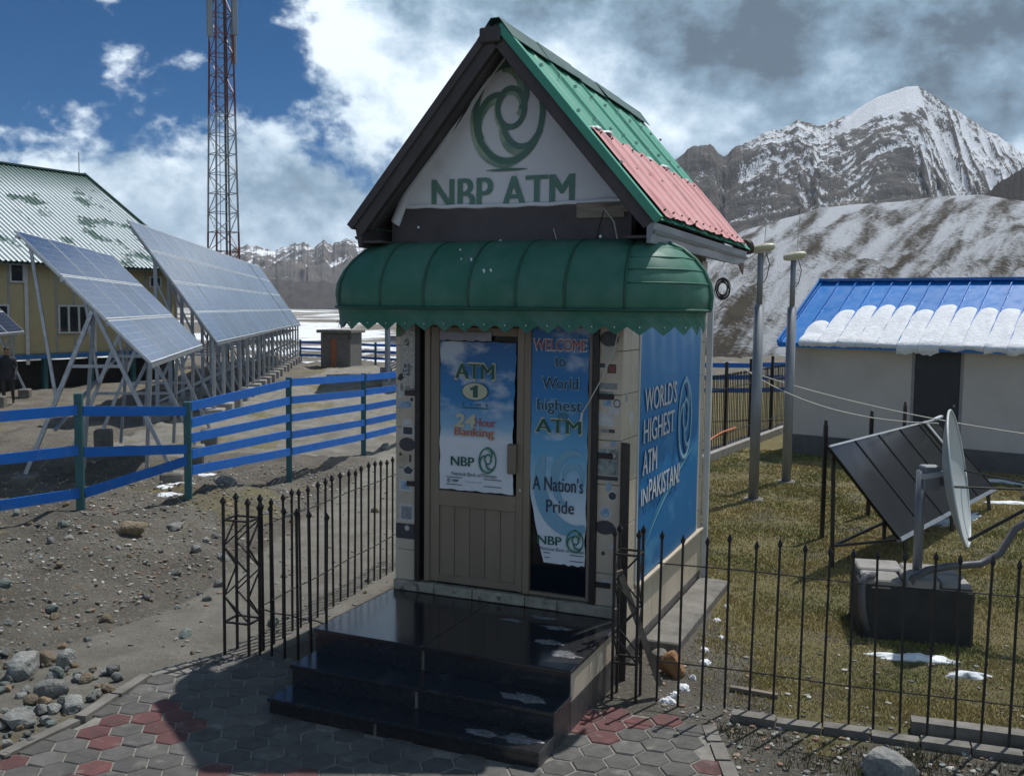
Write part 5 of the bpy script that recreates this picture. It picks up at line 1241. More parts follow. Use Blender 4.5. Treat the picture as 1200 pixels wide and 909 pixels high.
def house_roof_mat():
    m = bpy.data.materials.new('house_roof_snow'); m.use_nodes = True; nt = m.node_tree; N = nt.nodes; L = nt.links
    b = N['Principled BSDF']; b.inputs['Roughness'].default_value = .55
    tc = N.new('ShaderNodeTexCoord'); n = N.new('ShaderNodeTexNoise'); n.inputs['Scale'].default_value = .9; n.inputs['Detail'].default_value = 6; n.inputs['Roughness'].default_value = .65; L.new(tc.outputs['Object'], n.inputs['Vector'])
    sp = N.new('ShaderNodeSeparateXYZ'); L.new(tc.outputs['Object'], sp.inputs[0])
    def mr(f, a, c): r = N.new('ShaderNodeMapRange'); r.inputs[1].default_value = a; r.inputs[2].default_value = c; L.new(f, r.inputs[0]); return r.outputs[0]
    top = mr(sp.outputs[2], 8.6, 7.6)
    mu = N.new('ShaderNodeMath'); mu.operation = 'MULTIPLY'; L.new(mr(n.outputs['Fac'], .61, .56), mu.inputs[0]); L.new(top, mu.inputs[1])
    x = N.new('ShaderNodeMix'); x.data_type = 'RGBA'; L.new(mu.outputs[0], x.inputs[0]); x.inputs[6].default_value = (.015, .085, .075, 1); x.inputs[7].default_value = (.70, .74, .76, 1); L.new(x.outputs[2], b.inputs['Base Color']); return m
build_house()

# ------------------------------------------------------------------ lattice tower
def build_tower():
    P = at(262, 300, 50); t = thing('lattice_tower', (P.x, P.y, 0), R_(38), 'tall red and white lattice radio mast behind the solar arrays', 'tower')
    H0, w0, w1, nb = 25.0, .66, .31, 26
    def c(k, z): w = w0+(w1-w0)*z/H0; sx, sy = ((-1, -1), (1, -1), (1, 1), (-1, 1))[k % 4]; return (sx*w, sy*w, z)
    def mt(z): return M_tred if z < 6.6 or 12.6 < z < 18.8 else M_twht
    for b in range(nb):
        za, zb = H0*b/nb, H0*(b+1)/nb; m = mt((za+zb)/2)
        for k in range(4):
            MB().bar(c(k, za), c(k, zb), .075, .075).build('leg', m, t)
            MB().bar(c(k, zb), c(k+1, zb), .035, .035).build('brace', m, t)
            s = (k+b) % 2; MB().bar(c(k, za if s else zb), c(k+1, zb if s else za), .035, .035).build('brace', m, t)
    for (x, y, z) in ((-.70, -.35, 17.2), (.70, .15, 16.2), (.42, -.70, 17.4)):
        MB().bbox(x-.14, x+.14, y-.08, y+.08, z-1.1, z+1.1, .03).build('antenna', M_pole, t); MB().bar((x, y, z-1.3), (x, y, z+1.3), .05, .05).build('antenna_pipe', M_galvd, t)
        MB().bar((x, y, z), (x*.6, y*.6, z), .04, .04).build('antenna_arm', M_galvd, t)
    MB().bar((-.15, 0, 0), (-.1, 0, H0), .03, .03).build('ladder_rail', M_galvd, t); MB().bar((.15, 0, 0), (.1, 0, H0), .03, .03).build('ladder_rail', M_galvd, t)
    MB().tube([(.3, .3, 0), (.28, .28, H0)], .05, 6).build('feeder_cable', M_black, t)
build_tower()

# ------------------------------------------------------------------ small block hut
def build_hut():
    P = gp(376, 430); h = thing('block_hut', (P.x, P.y, 0), R_(-14), 'tiny flat roofed block hut with rust coloured door in the distance', 'hut')
    W, D, Hh = 1.62, 1.5, 1.78
    for z in range(6):
        for k in range(4):
            o = (z % 2)*.2; x0 = max(0, k*.41-o); x1 = min(W, k*.41+.405-o)
            if z < 5 and x0 < .86 and x1 > .5: continue
            if x1 > x0+.02: MB().bbox(x0, x1-.006, -.005, .12, z*.29, z*.29+.284, .008).build('block', M_brick, h)
    MB().box(.01, W-.01, .121, D, -.1, Hh-.04).build('wall', M_brick, h)
    MB().box(.0, .5, .01, .12, -.1, 1.45).build('wall', M_brick, h); MB().box(.86, W, .01, .12, -.1, 1.45).build('wall', M_brick, h)
    MB().bbox(-.16, W+.14, -.2, D+.15, Hh-.03, Hh+.13, .02).build('roof', M_concd, h)
    d = MB().bbox(.51, .85, .03, .08, .0, 1.45, .006).build('door', M_rust, h); MB().bbox(.55, .81, .02, .03, .8, 1.38, .004).build('door_panel', M_rust, d)
build_hut()

# ------------------------------------------------------------------ white cottage with blue roof
def build_cottage():
    rz = math.atan2(-.6, .8); c = thing('cottage', (6.1, 21.4, 0), rz, 'low white rendered cottage with blue metal roof half under snow', 'house')
    Lw, Dp = 9.0, 4.0
    dl, dr = 2.52, 3.38
    MB().box(0, dl-.06, 0, .2, .42, 2.5).build('wall', M_cwall, c); MB().box(dr+.06, Lw, 0, .2, .42, 2.5).build('wall', M_cwall, c); MB().box(dl-.06, dr+.06, 0, .2, 2.36, 2.5).build('wall', M_cwall, c)
    MB().box(0, .2, .2, Dp, .42, 2.5).build('wall', M_cwall, c); MB().box(Lw-.2, Lw, .2, Dp, .42, 2.5).build('wall', M_cwall, c); MB().box(.2, Lw-.2, Dp-.2, Dp, .42, 2.5).build('wall', M_cwall, c)
    for x in (0, Lw-.2): MB().prism([(0.02, 2.5), (Dp-.02, 2.5), (Dp/2, 3.62)], 'x', x+.003, x+.197).build('gable_wall', M_cwall, c)
    MB().box(-.04, dl-.06, -.04, .22, -.2, .418).build('plinth', M_plinth, c); MB().box(dr+.06, Lw+.04, -.04, .22, -.2, .418).build('plinth', M_plinth, c); MB().box(-.04, .2, .22, Dp, -.2, .418).build('plinth', M_plinth, c)
    MB().box(dl-.06, dr+.06, -.3, .2, -.2, .2).build('door_step', M_plinth, c)
    d = link('door', None, c, (0, 0, 0)); MB().bbox(dl, dr, .03, .08, .2, 2.30, .006).build('leaf', M_cdoor, d); MB().tube([(dr-.08, .02, 1.25), (dr-.08, -.04, 1.25)], .02, 8).build('handle', M_steelp, d)
    for (a, b, z0, z1) in ((dl-.058, dl-.002, .2, 2.355), (dr+.002, dr+.058, .2, 2.355), (dl-.001, dr+.001, 2.302, 2.355)): MB().box(a, b, .0, .12, z0, z1).build('door_frame', M_batten, c)
    ov = .46; ey, ez, ry, rz_ = -ov, 2.42, Dp/2, 3.78; sl = Vector((0, ry-ey, rz_-ez)); n = Vector((0, -sl.z, sl.y)).normalized(); L_ = sl.length
    rf = link('roof', None, c, (0, 0, 0)); w = .40; k = 0; x = -.16
    while x < Lw+.4:
        for side in (0, 1):
            vs = []
            def S(t, hh, xx):
                p = Vector((0, ey, ez))+sl*t+n*hh; y = p.y if not side else 2*ry-p.y; return (xx, y, p.z)
            prof = [(x, 0), (x+.03, .0), (x+.034, .045), (x+.056, .045), (x+.06, 0), (x+w, 0)]
            for t in (0, .5, 1):
                for (xx, hh) in prof: vs.append(S(t, hh+.002*(k % 2), xx))
            f = [(j*6+i, j*6+i+1, (j+1)*6+i+1, (j+1)*6+i) for j in range(2) for i in range(5)]
            MB().add(vs, f if not side else [q[::-1] for q in f]).build('roof_sheet', M_croof, rf)
        x += w; k += 1
    xe = x
    for side in (0, 1):
        yy = lambda p: p if not side else 2*ry-p
        vs = [(-.16, yy(ey), ez-.03), (xe, yy(ey), ez-.03), (xe, yy(ry), rz_-.03), (-.16, yy(ry), rz_-.03)]; vs += [(a, b, z-.05) for a, b, z in vs]
        MB().add(vs, [(0, 1, 2, 3), (7, 6, 5, 4), (0, 4, 5, 1), (1, 5, 6, 2), (2, 6, 7, 3), (3, 7, 4, 0)]).build('roof_deck', M_barge, rf)
        MB().bar((-.18, yy(ey-.01), ez-.02), (-.18, yy(ry), rz_+.01), .04, .14).build('verge_trim', M_croof, rf)
    MB().bar((-.18, ry, rz_+.03), (xe, ry, rz_+.03), .26, .05).build('ridge_cap', M_croof, rf)
    MB().bar((-.16, ey-.015, ez-.05), (xe, ey-.015, ez-.05), .03, .10).build('eave_trim', M_croof, rf)
    # snow sliding off in lobes, one between each pair of seams, hanging over the eave
    sn = thing('roof_snow', (6.1, 21.4, 0), rz, 'thick white snow sliding off the blue cottage roof in rounded lobes', 'snow')
    x = -.16; k = 0
    while x < Lw+.4:
        xa, xb = x+.048, x+w+.044; top = .58 + .14*noise.noise(Vector((k*.77, 0, 0))) - .10*sm(6, 0, k)*0 - .02*max(0, k-8)*.6
        if k == 0: x += w; k += 1; continue
        if k == 1: top = .34
        if k == 2: top = .52
        drop = .06+.06*abs(noise.noise(Vector((k*.8, 5, 0))))+(.09 if k in (6, 7) else 0)+(.04 if k in (10, 11) else 0); kseed = k
        def f(u, v):
            # v: 0 at hanging tip, 1 at lobe top; u across
            a = u*2-1; rim = math.sqrt(max(0, 1-a*a))
            hgt = (.055+.035*noise.noise(Vector((kseed*.6, v*2.5, 3))))*(1-.35*v)*(.86+.14*rim**.5)+.012
            xx = xa+(xb-xa)*u
            tt = top*min(1, (v-.22)/.78) if v > .22 else 0
            tip = top - (1-rim)*.085
            if v > .22: tt = tip*((v-.22)/.78); hgt *= math.sqrt(max(0, 1-((v-.22)/.78)**5))
            p = Vector((0, ey, ez))+sl*tt+n*(hgt+.004+.02*noise.noise(Vector((xx*4, v*5, kseed))))
            if v <= .22:
                q = (.22-v)/.22; dr_ = drop*(1+.5*noise.noise(Vector((xx*4, 2, 1)))+.35*noise.noise(Vector((xx*19, 4, 1))))
                p = Vector((0, ey, ez)) + n*(hgt+.004)*(1-q*.9) + Vector((0, -.06*math.sin(q*2.6), -dr_*q))
            return (xx, p.y, p.z)
        MB().grid(f, 10, 18).build('snow_lobe', M_snow, sn, True)
        x += w; k += 1
build_cottage()

# ------------------------------------------------------------------ lamp posts
def lamp_post(P, h, label, disc, az):
    t = thing('lamp_post', P, az, label, 'lamp post')
    MB().tube([(0, 0, -.1), (0, 0, h*.78)], .082, 14).build('lower_tube', M_pole, t, True); MB().tube([(0, 0, h*.78), (0, 0, h*.79)], [.082, .05], 14).build('collar', M_pole, t)
    MB().tube([(0, 0, h*.79), (0, 0, h-.02)], .048, 12).build('upper_tube', M_pole, t, True)
    def head(u, v):
        a = u*2*math.pi; b = (v-.5)*math.pi; return (.02+.20*math.sin(b) if True else 0, .10*math.cos(b)**.6*math.cos(a), h+.045+.075*math.cos(b)**.6*math.sin(a)+.03*math.sin(b))
    MB().grid(head, 16, 10).build('lamp_head', M_lampy, t, True)
    MB().bbox(-.12, .16, -.06, .06, h-.03, h-.005, .006).build('lamp_lens', M_frame, t)
    MB().tube([(.05, .02, h+.07), (.09, .02, h+.85)], .006, 5).build('aerial', M_wire, t)
    MB().tube([(.08, 0, h-.02), (.14, .01, h-.2), (.10, .02, h-.42), (.05, .0, h-.5)], .008, 5).build('cable', M_black, t)
    if disc:
        MB().tube([(-.20, -.10, h+.07), (-.235, -.14, h+.055)], [.13, .12], 16).build('round_reflector', M_brown, t); MB().tube([(-.05, 0, h+.05), (-.2, -.1, h+.07)], .014, 6).build('reflector_arm', M_pole, t)
    MB().bbox(-.16, .16, -.16, .16, -.05, .03, .02).build('footing', M_concd, t)
lamp_post((3.95, 15.9, 0), 4.02, 'nearer grey lamp post with a round brown reflector under its cream head', True, R_(-15))
lamp_post((4.96, 17.62, 0), 4.0, 'farther grey lamp post with cream head, close to the white cottage', False, R_(-15))

# ------------------------------------------------------------------ small solar rack, poles and dish in the yard
def build_yard():
    A = gp(971, 523, 1.50); B = gp(1097, 491, 1.50); C = gp(1166, 573, .30); D = gp(1055, 632, .30)
    t = thing('ground_solar_rack', (D.x, D.y, 0), 0, 'low black five panel solar rack tilted in the fenced yard', 'solar array'); o = Vector((D.x, D.y, 0)); A, B, C, D = [p-o for p in (A, B, C, D)]
    nrm = (B-A).cross(D-A).normalized(); nrm = nrm if nrm.z > 0 else -nrm
    nP = 5
    for k in range(nP):
        u0, u1 = (k+.006)/nP, (k+.994)/nP
        q = [A.lerp(B, u0), A.lerp(B, u1), D.lerp(C, u1), D.lerp(C, u0)]
        MB().add([p for p in q]+[p-nrm*.035 for p in q], [(0, 3, 2, 1), (4, 5, 6, 7), (0, 1, 5, 4), (1, 2, 6, 5), (2, 3, 7, 6), (3, 0, 4, 7)]).build('module', M_solark, t)
        for (a, b) in ((q[0], q[3]), (q[1], q[2])): MB().bar(a+nrm*.004, b+nrm*.004, .018, .012, nrm).build('module_frame', M_black, t)
    MB().bar(A+nrm*.006, B+nrm*.006, .022, .02, nrm).build('edge_rail', M_alu, t); MB().bar(D+nrm*.004-nrm*.02, C+nrm*.004-nrm*.02, .05, .06, nrm).build('edge_rail', M_galvd, t)
    MB().bar(A.lerp(B, .86)+nrm*.02, D.lerp(C, .86).lerp(A.lerp(B, .86), .45)+nrm*.02, .05, .02, nrm).build('cover_strip', M_alu, t)
    MB().bar(A.lerp(B, .97)+nrm*.02, A.lerp(B, 1.05)+nrm*.02+Vector((0, 0, .02)), .05, .03).build('cover_strip', M_alu, t)
    for u in (.06, .5, .94):
        a = A.lerp(B, u); d = D.lerp(C, u); MB().bar((a.x, a.y, -.05), a-nrm*.04, .04, .04).build('leg', M_iron, t); MB().bar((d.x, d.y, -.05), d-nrm*.04, .04, .04).build('leg', M_iron, t)
        MB().bar((a.x, a.y, .28), (d.x, d.y, .26), .03, .03).build('brace', M_iron, t); MB().bar(a-nrm*.06, d-nrm*.06, .04, .04).build('rafter', M_iron, t)
    a0 = A.lerp(B, .06); a1 = A.lerp(B, .94); MB().bar((a0.x, a0.y, .28), (a1.x, a1.y, .28), .03, .03).build('brace', M_iron, t)
    for i, (x, yt, yb, lab) in enumerate(((963, 497, 630, 'leftmost black steel pole by the small solar rack'), (1017, 486, 603, 'middle black pole behind the small solar rack'), (1057, 475, 565, "black pole before the cottage's charcoal door"))):
        P = gp(x, yb); hgt = (yb-yt)/FPX*P.y*1.03; o2 = MB().bbox(-.026, .026, -.026, .026, -.1, hgt-.02, .004).bbox(-.02, .02, -.02, .02, hgt-.02, hgt+.05, .008).build('fence_pole', M_iron, None, loc=P); tag(o2, lab, 'pole')
    # dish on a concrete block
    bl = gp(1083, 752); b = thing('concrete_block', (bl.x, bl.y+.38, 0), R_(-12), 'squat concrete block with a near black base carrying the satellite dish', 'block')
    MB().bbox(-.50, .50, -.40, .42, -.1, .52, .03).build('block_base', mat('dark_base', (.018, .0175, .018), (.03, .029, .028), 4, .7, bump=.012, bscale=3), b)  # even near-black base colour on every side, paler slabs on top
    mb = MB(); rr = random.Random(8)
    for (x0, x1, y0, y1) in ((-.48, -.12, -.38, 0), (-.12, .2, -.4, .05), (.2, .49, -.37, .02), (-.49, -.05, .0, .40), (-.05, .47, .03, .41)):
        MB().bbox(x0+.01, x1-.01, y0+.01, y1-.01, .50, .555+rr.uniform(0, .03), .015).build('slab_piece', M_conc, b)
    d = thing('satellite_dish', (bl.x+.08, bl.y+.42, .5), 0, 'grey satellite dish seen almost edge on beside the small solar rack', 'satellite dish')
    MB().tube([(0, 0, 0), (0, 0, 1.05)], .045, 12).build('mast', M_pole, d, True)
    ctr = Vector((.34, -.02, .98)); nv = Vector((.86, -.48, .17)).normalized(); ux = Vector((0, 0, 1)).cross(nv).normalized(); uy = nv.cross(ux); Rd = .62
    def dish(u, v, off=0):
        a = u*2*math.pi; r = v*Rd; p = ctr + ux*(r*math.cos(a)) + uy*(r*1.06*math.sin(a)) + nv*(.30*(r*r)-.10-off); return p
    mb = MB(); mb.grid(lambda u, v: dish(u, v), 40, 8); q = MB(); q.grid(lambda u, v: dish(u, v, .012), 40, 8); mb.add(q.v, [f[::-1] for f in q.f]); mb.build('reflector', M_dish, d, True)
    MB().tube([dish(i/40, 1) for i in range(41)], .012, 6).build('rim', M_dish, d, True)
    MB().bbox(.0, .16, -.07, .07, .86, 1.10, .01).build('mount', M_pole, d); MB().bar((-.02, -.06, 1.0), (.22, -.06, 1.04), .05, .05).build('bracket', M_alu, d); MB().bar((.1, 0, .95), ctr-nv*.1, .10, .10).build('bracket', M_pole, d)
    fp_ = ctr+nv*.85-uy*.18
    MB().bar(ctr-uy*.60+nv*.02, fp_, .03, .03).build('feed_arm', M_black, d); MB().tube([ctr+ux*.55+nv*.02, fp_], .012, 6).build('stay', M_black, d); MB().tube([ctr-ux*.55+nv*.02, fp_], .012, 6).build('stay', M_black, d)
    MB().tube([fp_, fp_-nv*.12], [.035, .05], 10).build('feed_horn', M_black, d)
    o2 = MB().tube([(0, 0, .0), (.0, -.02, .12), (.12, -.04, .2), (.30, -.05, .24), (.62, -.02, .26), (.80, -.02, .36), (.92, -.04, .60), (1.10, -.05, .72), (1.35, -.08, .80), (1.8, -.1, .9)], .035, 8).build('conduit', mat('conduit_grey', (.10, .10, .11), (.08, .08, .09), 6, .5), None, True, loc=(bl.x-.12, bl.y+.05, .48)); tag(o2, 'thick grey conduit curving off the dish block to the right', 'pipe')
    o2 = MB().tube([(.0, .1, .09), (-.10, .03, .10), (-.14, 0, .0), (-.13, 0, -.2), (-.08, .0, -.42)], .035, 8).build('conduit', MATS['conduit_grey'], None, True, loc=(bl.x-.44, bl.y+.06, .5)); tag(o2, 'short grey conduit bending over the left end of the dish block', 'pipe')
    # long white trough lying by the cottage wall
    tr = MB().bar((8.6, 16.4, .18), (12.6, 13.8, .18), .35, .16).build('trough', M_batten, None); tag(tr, "long pale trough lying before the cottage's right part", 'trough')
    # snow lying in the shade
    for i, (x, y, rx, ry, rz, lab) in enumerate(((1120, 610, .95, .17, .75, 'long strip of snow along the foot of the small solar rack'), (1075, 772, .34, .10, -.2, 'white snow patch at the foot of the dish block'), (1135, 792, .16, .06, 0, 'small crumbs of snow right of the dish block'), (1190, 566, .9, .28, -.5, 'snow lying under the pale trough by the cottage'),
                                               (1185, 590, .35, .12, -.2, 'snow remnant in front of the cottage trough'))):
        flat_patch('snow_patch', gp(x, y)+Vector((0, 0, .0)), rx, ry, M_snow, lab, 'snow', None, 70+i, rz, .05)
    for i, (x, y, r) in enumerate(((782, 822, .06), (801, 806, .055), (826, 762, .05), (826, 777, .05), (840, 728, .04), (845, 748, .03), (830, 690, .03), (790, 815, .04), (850, 712, .03), (812, 795, .03))):
        flat_patch('snow_lump', gp(x, y), r, r*.8, M_snow, 'small white lump of snow between the booth apron and the spear fence', 'snow', 'snow lumps beside the booth', 90+i, i, .045)
build_yard()

# ------------------------------------------------------------------ cables and small clutter
def build_clutter():
    def wire(name, A, B, sag, r, m, lab):
        A = Vector(A); B = Vector(B); o = A.copy(); pts = [A.lerp(B, i/20)-o-Vector((0, 0, sag*4*(i/20)*(1-i/20))) for i in range(21)]
        tag(MB().tube(pts, r, 5).build(name, m, None, loc=o), lab, 'cable')
    wire('cable', at(880, 436, 19.0), at(1290, 520, 13), .15, .010, M_wire, 'upper of two pale cables sagging from the back fence towards the dish')
    wire('cable', at(872, 432, 19.0), at(1100, 496, 13), .25, .010, M_wire, 'lower pale cable drooping from the back fence to the small solar rack')
    wire('cable', kpt(2.42, 3.3, 3.62), (3.85, 15.8, 3.98), .03, .008, M_black, 'dark cable from the booth eave to the nearer lamp post')
    # coil of cable on the booth's rear corner
    mb = MB(); P = kpt(KW+.18, KD-.05, 3.30)
    for k in range(7):
        r = .065+.009*k; mb.tube([(math.cos(a*math.pi/12)*r*.72*(1+.05*math.sin(k+a)), .02*math.sin(k*2.0+a*.3), math.sin(a*math.pi/12)*r) for a in range(25)], .005, 5, False)
    o = mb.build('cable_coil', M_black, None, True, loc=P, rot=(0, 0, KTH)); tag(o, 'black coil of cable hung at the rear corner of the booth under the eave', 'cable')
    # hanging cable strip at rear corner
    o = MB().box(-.03, .03, -.03, .03, 0, 3.4).build('corner_pipe', M_alu, None, loc=kpt(KW+.04, KD+.04, -.1), rot=(0, 0, KTH)); tag(o, "pale metal down pipe on the booth's rear right corner", 'pipe')
    o = MB().tube([(3.95, 19.9, .34), (4.15, 20.3, .44), (4.5, 20.9, .5), (4.95, 21.7, .5)], .02, 6).build('hose', M_orange, None, True); tag(o, 'orange hose draped along the tall back fence', 'hose')
    # ochre stone and rubbish by the right gate post
    for (P, r, sc, lab, m) in ((gp(788, 790), .12, (1, .9, 1.2), 'ochre stone wedged at the foot of the right lattice gate post', M_ochre), (gp(773, 778), .10, (1, .8, 1.1), 'grey stone behind the ochre stone at the right gate post', M_concd)):
        rock('rock', P, r, sc, 300+int(r*1000), m, lab, 'stone')
    o = MB().bar((0, 0, .02), (.34, -.16, .02), .05, .03).build('plank', M_wood, None, loc=gp(856, 808)); tag(o, 'short dark plank lying in the grass behind the spear fence', 'plank')
    rock('boulder', gp(1040, 905)+Vector((0, -.05, 0)), .2, (1.2, .9, .6), 77, M_rockg, 'pale rounded boulder at the bottom edge below the kerb', 'boulder')
ICO = None
def rock_mesh(seed, m, sc=(1, 1, 1), sub=2):
    import bmesh
    bm = bmesh.new(); bmesh.ops.create_icosphere(bm, subdivisions=sub, radius=1)
    rr = random.Random(seed); planes = [(Vector((rr.gauss(0, 1), rr.gauss(0, 1), rr.gauss(0, .7))).normalized(), rr.uniform(.55, .9)) for _ in range(9)]
    for v in bm.verts:
        for n, d in planes:
            k = v.co.dot(n)
            if k > d: v.co -= n*(k-d)*.92
        v.co *= 1+.12*noise.noise(v.co*1.8+Vector((seed, 0, 0)))
        v.co = Vector((v.co.x*sc[0], v.co.y*sc[1], v.co.z*sc[2]))
    me = bpy.data.meshes.new('rock'); bm.to_mesh(me); bm.free(); me.materials.append(m); return me
def rock(name, P, r, sc, seed, m, label, cat='rock', group=None, me=None):
    o = link(name, me or rock_mesh(seed, m, sc, 3), None, (P[0], P[1], P[2]+r*sc[2]*.45)); o.scale = (r, r, r); o.rotation_euler = (0, 0, seed*1.7 % 6.28); return tag(o, label, cat, group)
M_rockg = mat('rock_grey', (.28, .28, .265), (.17, .175, .165), 1.6, .9, bump=.03, bscale=5, per_obj=.4, c3=(.37, .36, .33), s3=3, lo3=.55, hi3=.75)
M_rockt = mat('rock_tan', (.22, .175, .115), (.15, .12, .085), 1.6, .9, bump=.03, bscale=5, per_obj=.25, c3=(.29, .24, .17), s3=3, lo3=.55, hi3=.75)
M_rockv = mat('rock_greenish', (.21, .245, .225), (.14, .165, .15), 1.6, .9, bump=.03, bscale=5, per_obj=.3, c3=(.33, .35, .32), s3=3, lo3=.58, hi3=.75)
M_rocko = mat('rock_ochre', (.30, .22, .13), (.20, .14, .085), 1.6, .9, bump=.03, bscale=5, per_obj=.3, c3=(.33, .30, .26), s3=3, lo3=.55, hi3=.75)
build_clutter()

def build_rocks():
    rr = random.Random(21); meshes = [rock_mesh(s, (M_rockg, M_rockt, M_rockg, M_rockv, M_rockg, M_rocko)[s % 6], (1, rr.uniform(.7, .95), rr.uniform(.55, .8)), 2) for s in range(12)]
    # the biggest rocks of the heap, by eye
    big = [(28, 785, .17, 'largest pale rounded rock on the heap at the left edge', (1.25, .9, .75), 1), (60, 812, .13, 'grey rock just right below the largest rock of the heap', (1.1, .9, .7), 2), (85, 826, .12, 'greenish grey flat rock at the right foot of the heap', (1.2, .8, .55), 3), (20, 845, .14, 'grey rock low at the left edge of the heap', (1.1, .9, .6), 5),
           (52, 775, .11, 'tan topped rock above the heap, next to the largest one', (1.0, .9, .75), 6), (78, 776, .11, 'upright grey stone at the upper right of the heap', (.9, .8, .9), 7), (155, 625, .16, 'flat topped brown boulder on the dirt bank below the blue fence', (1.3, .8, .75), 8), (264, 564, .17, 'pale boulder beside the blue fence post', (1.4, .8, .6), 9), (205, 614, .12, 'slanting grey stone on the bank under the fence bay', (1.5, .7, .5), 10),
           (452, 525, .12, 'pale concrete lump behind the left pilaster', (1.2, .8, .8), 11)]
    for x, y, r, lab, sc, s in big:
        z = .3 if y < 700 and x < 400 else 0.02; P = gp(x, y, z); P.z = gz(P.x, P.y)
        rock('rock', P, r, sc, s, M_rockt if s in (6, 8) else M_rockg, lab, 'rock')
    n = 0
    while n < 155:
        x = rr.uniform(-30, 150); y = rr.uniform(765, 890)
        if (x-20)/110 + (y-815)/75 > 1.05 or y < 768+abs(x-30)*.2: continue
        P = gp(x, y); P.z = gz(P.x, P.y)-.02; r = rr.choice((.02, .025, .03, .035, .045, .055, .07)); k = rr.randrange(12)
        o = link('rock', meshes[k], None, (P.x, P.y, P.z+r*.5+rr.uniform(0, .03))); o.scale = (r, r, r); o.rotation_euler = (rr.uniform(-.5, .5), rr.uniform(-.5, .5), rr.uniform(0, 6)); tag(o, 'small angular stone in the rock heap at the lower left', 'rock', 'stones of the rock heap'); n += 1
    n = 0
    while n < 130:
        x = rr.uniform(0, 455); y = rr.uniform(575, 770)
        P = gp(x, y, .15); 
        if P.x > bank_x(P.y)+.5 and rr.random() < .8: continue
        P.z = gz(P.x, P.y); r = rr.choice((.02, .025, .03, .035, .045, .06, .08)); k = rr.randrange(12)
        o = link('rock', meshes[k], None, (P.x, P.y, P.z+r*.2)); o.scale = (r, r, r); o.rotation_euler = (rr.uniform(-.5, .5), rr.uniform(-.5, .5), rr.uniform(0, 6)); tag(o, 'loose stone lying on the dirt bank below the blue fence', 'rock', 'loose stones on the bank'); n += 1
    # gravel: one mass
    ico = rock_mesh(99, M_rockg, (1, .85, .6), 1); V = [v.co.copy() for v in ico.vertices]; F = [tuple(p.vertices) for p in ico.polygons]
    vs = []; fs = []; tint = []; cnt = 0
    pal = [(.28, .27, .25), (.19, .18, .165), (.36, .345, .31), (.14, .125, .105), (.25, .21, .16), (.20, .23, .215), (.46, .45, .42), (.26, .17, .12)]
    while cnt < 17000:
        if rr.random() < .8: x, y = rr.uniform(-9, -1.2), 7+rr.random()**1.4*12
        else: x, y = rr.uniform(1.2, 5.0), rr.uniform(6.0, 9)
        d = bank_x(y)-x
        if x < 0:
            pr = .95 if 0 < d < 2.4 else (.5 if d >= 2.4 else (.35 if d > -.35 else .07))
            if x > -1.35 and y < 9.5: continue
        else:
            pr = .6 if (y < 7.6-(x-1)*.3) else .08
        if rr.random() > pr*(.5+.9*max(0, noise.noise(Vector((x*1.3, y*1.3, 5)))+.4)): continue
        if x < 0 and y < 8.4 and d < -.8: continue
        r = .006+.034*rr.random()**4; z = gz(x, y); a = rr.uniform(0, 6.28); ca, sa = math.cos(a), math.sin(a); o = len(vs); sy = rr.uniform(.6, 1); c = rr.choice(pal); g = rr.uniform(.7, 1.15)
        for v in V: px, py = v.x, v.y*sy; vs.append((x+r*(px*ca-py*sa), y+r*(px*sa+py*ca), z+r*(v.z+.15)))
        for f in F: fs.append(tuple(o+i for i in f))
        tint += [c[0]*g, c[1]*g, c[2]*g, 1]*len(V); cnt += 1
    me = bpy.data.meshes.new('gravel'); me.from_pydata(vs, [], fs); ca_ = me.color_attributes.new('tint', 'FLOAT_COLOR', 'POINT'); ca_.data.foreach_set('color', tint); me.materials.append(attr_mat('gravel', .9))
    tag(link('gravel', me), 'loose gravel and chips strewn over the dirt bank', 'gravel', kind='stuff')
build_rocks()
for i, (x, y, rx, ry, rz) in enumerate(((205, 575, .32, .14, .9), (222, 562, .26, .12, .6), (196, 586, .18, .09, .3), (240, 545, .2, .1, .4))):
    P = gp(x, y, .2); P.z = gz(P.x, P.y); flat_patch('snow_patch', P, rx, ry, M_snow, ('melting strip of snow by the second blue fence post, lowest of four', 'largest snow strip behind the second blue fence post', 'small snow scrap at the foot of the second blue fence post', 'farthest snow scrap behind the second blue fence post')[(1, 0, 2, 3)[i]], 'snow', None, 120+i, rz, .05)

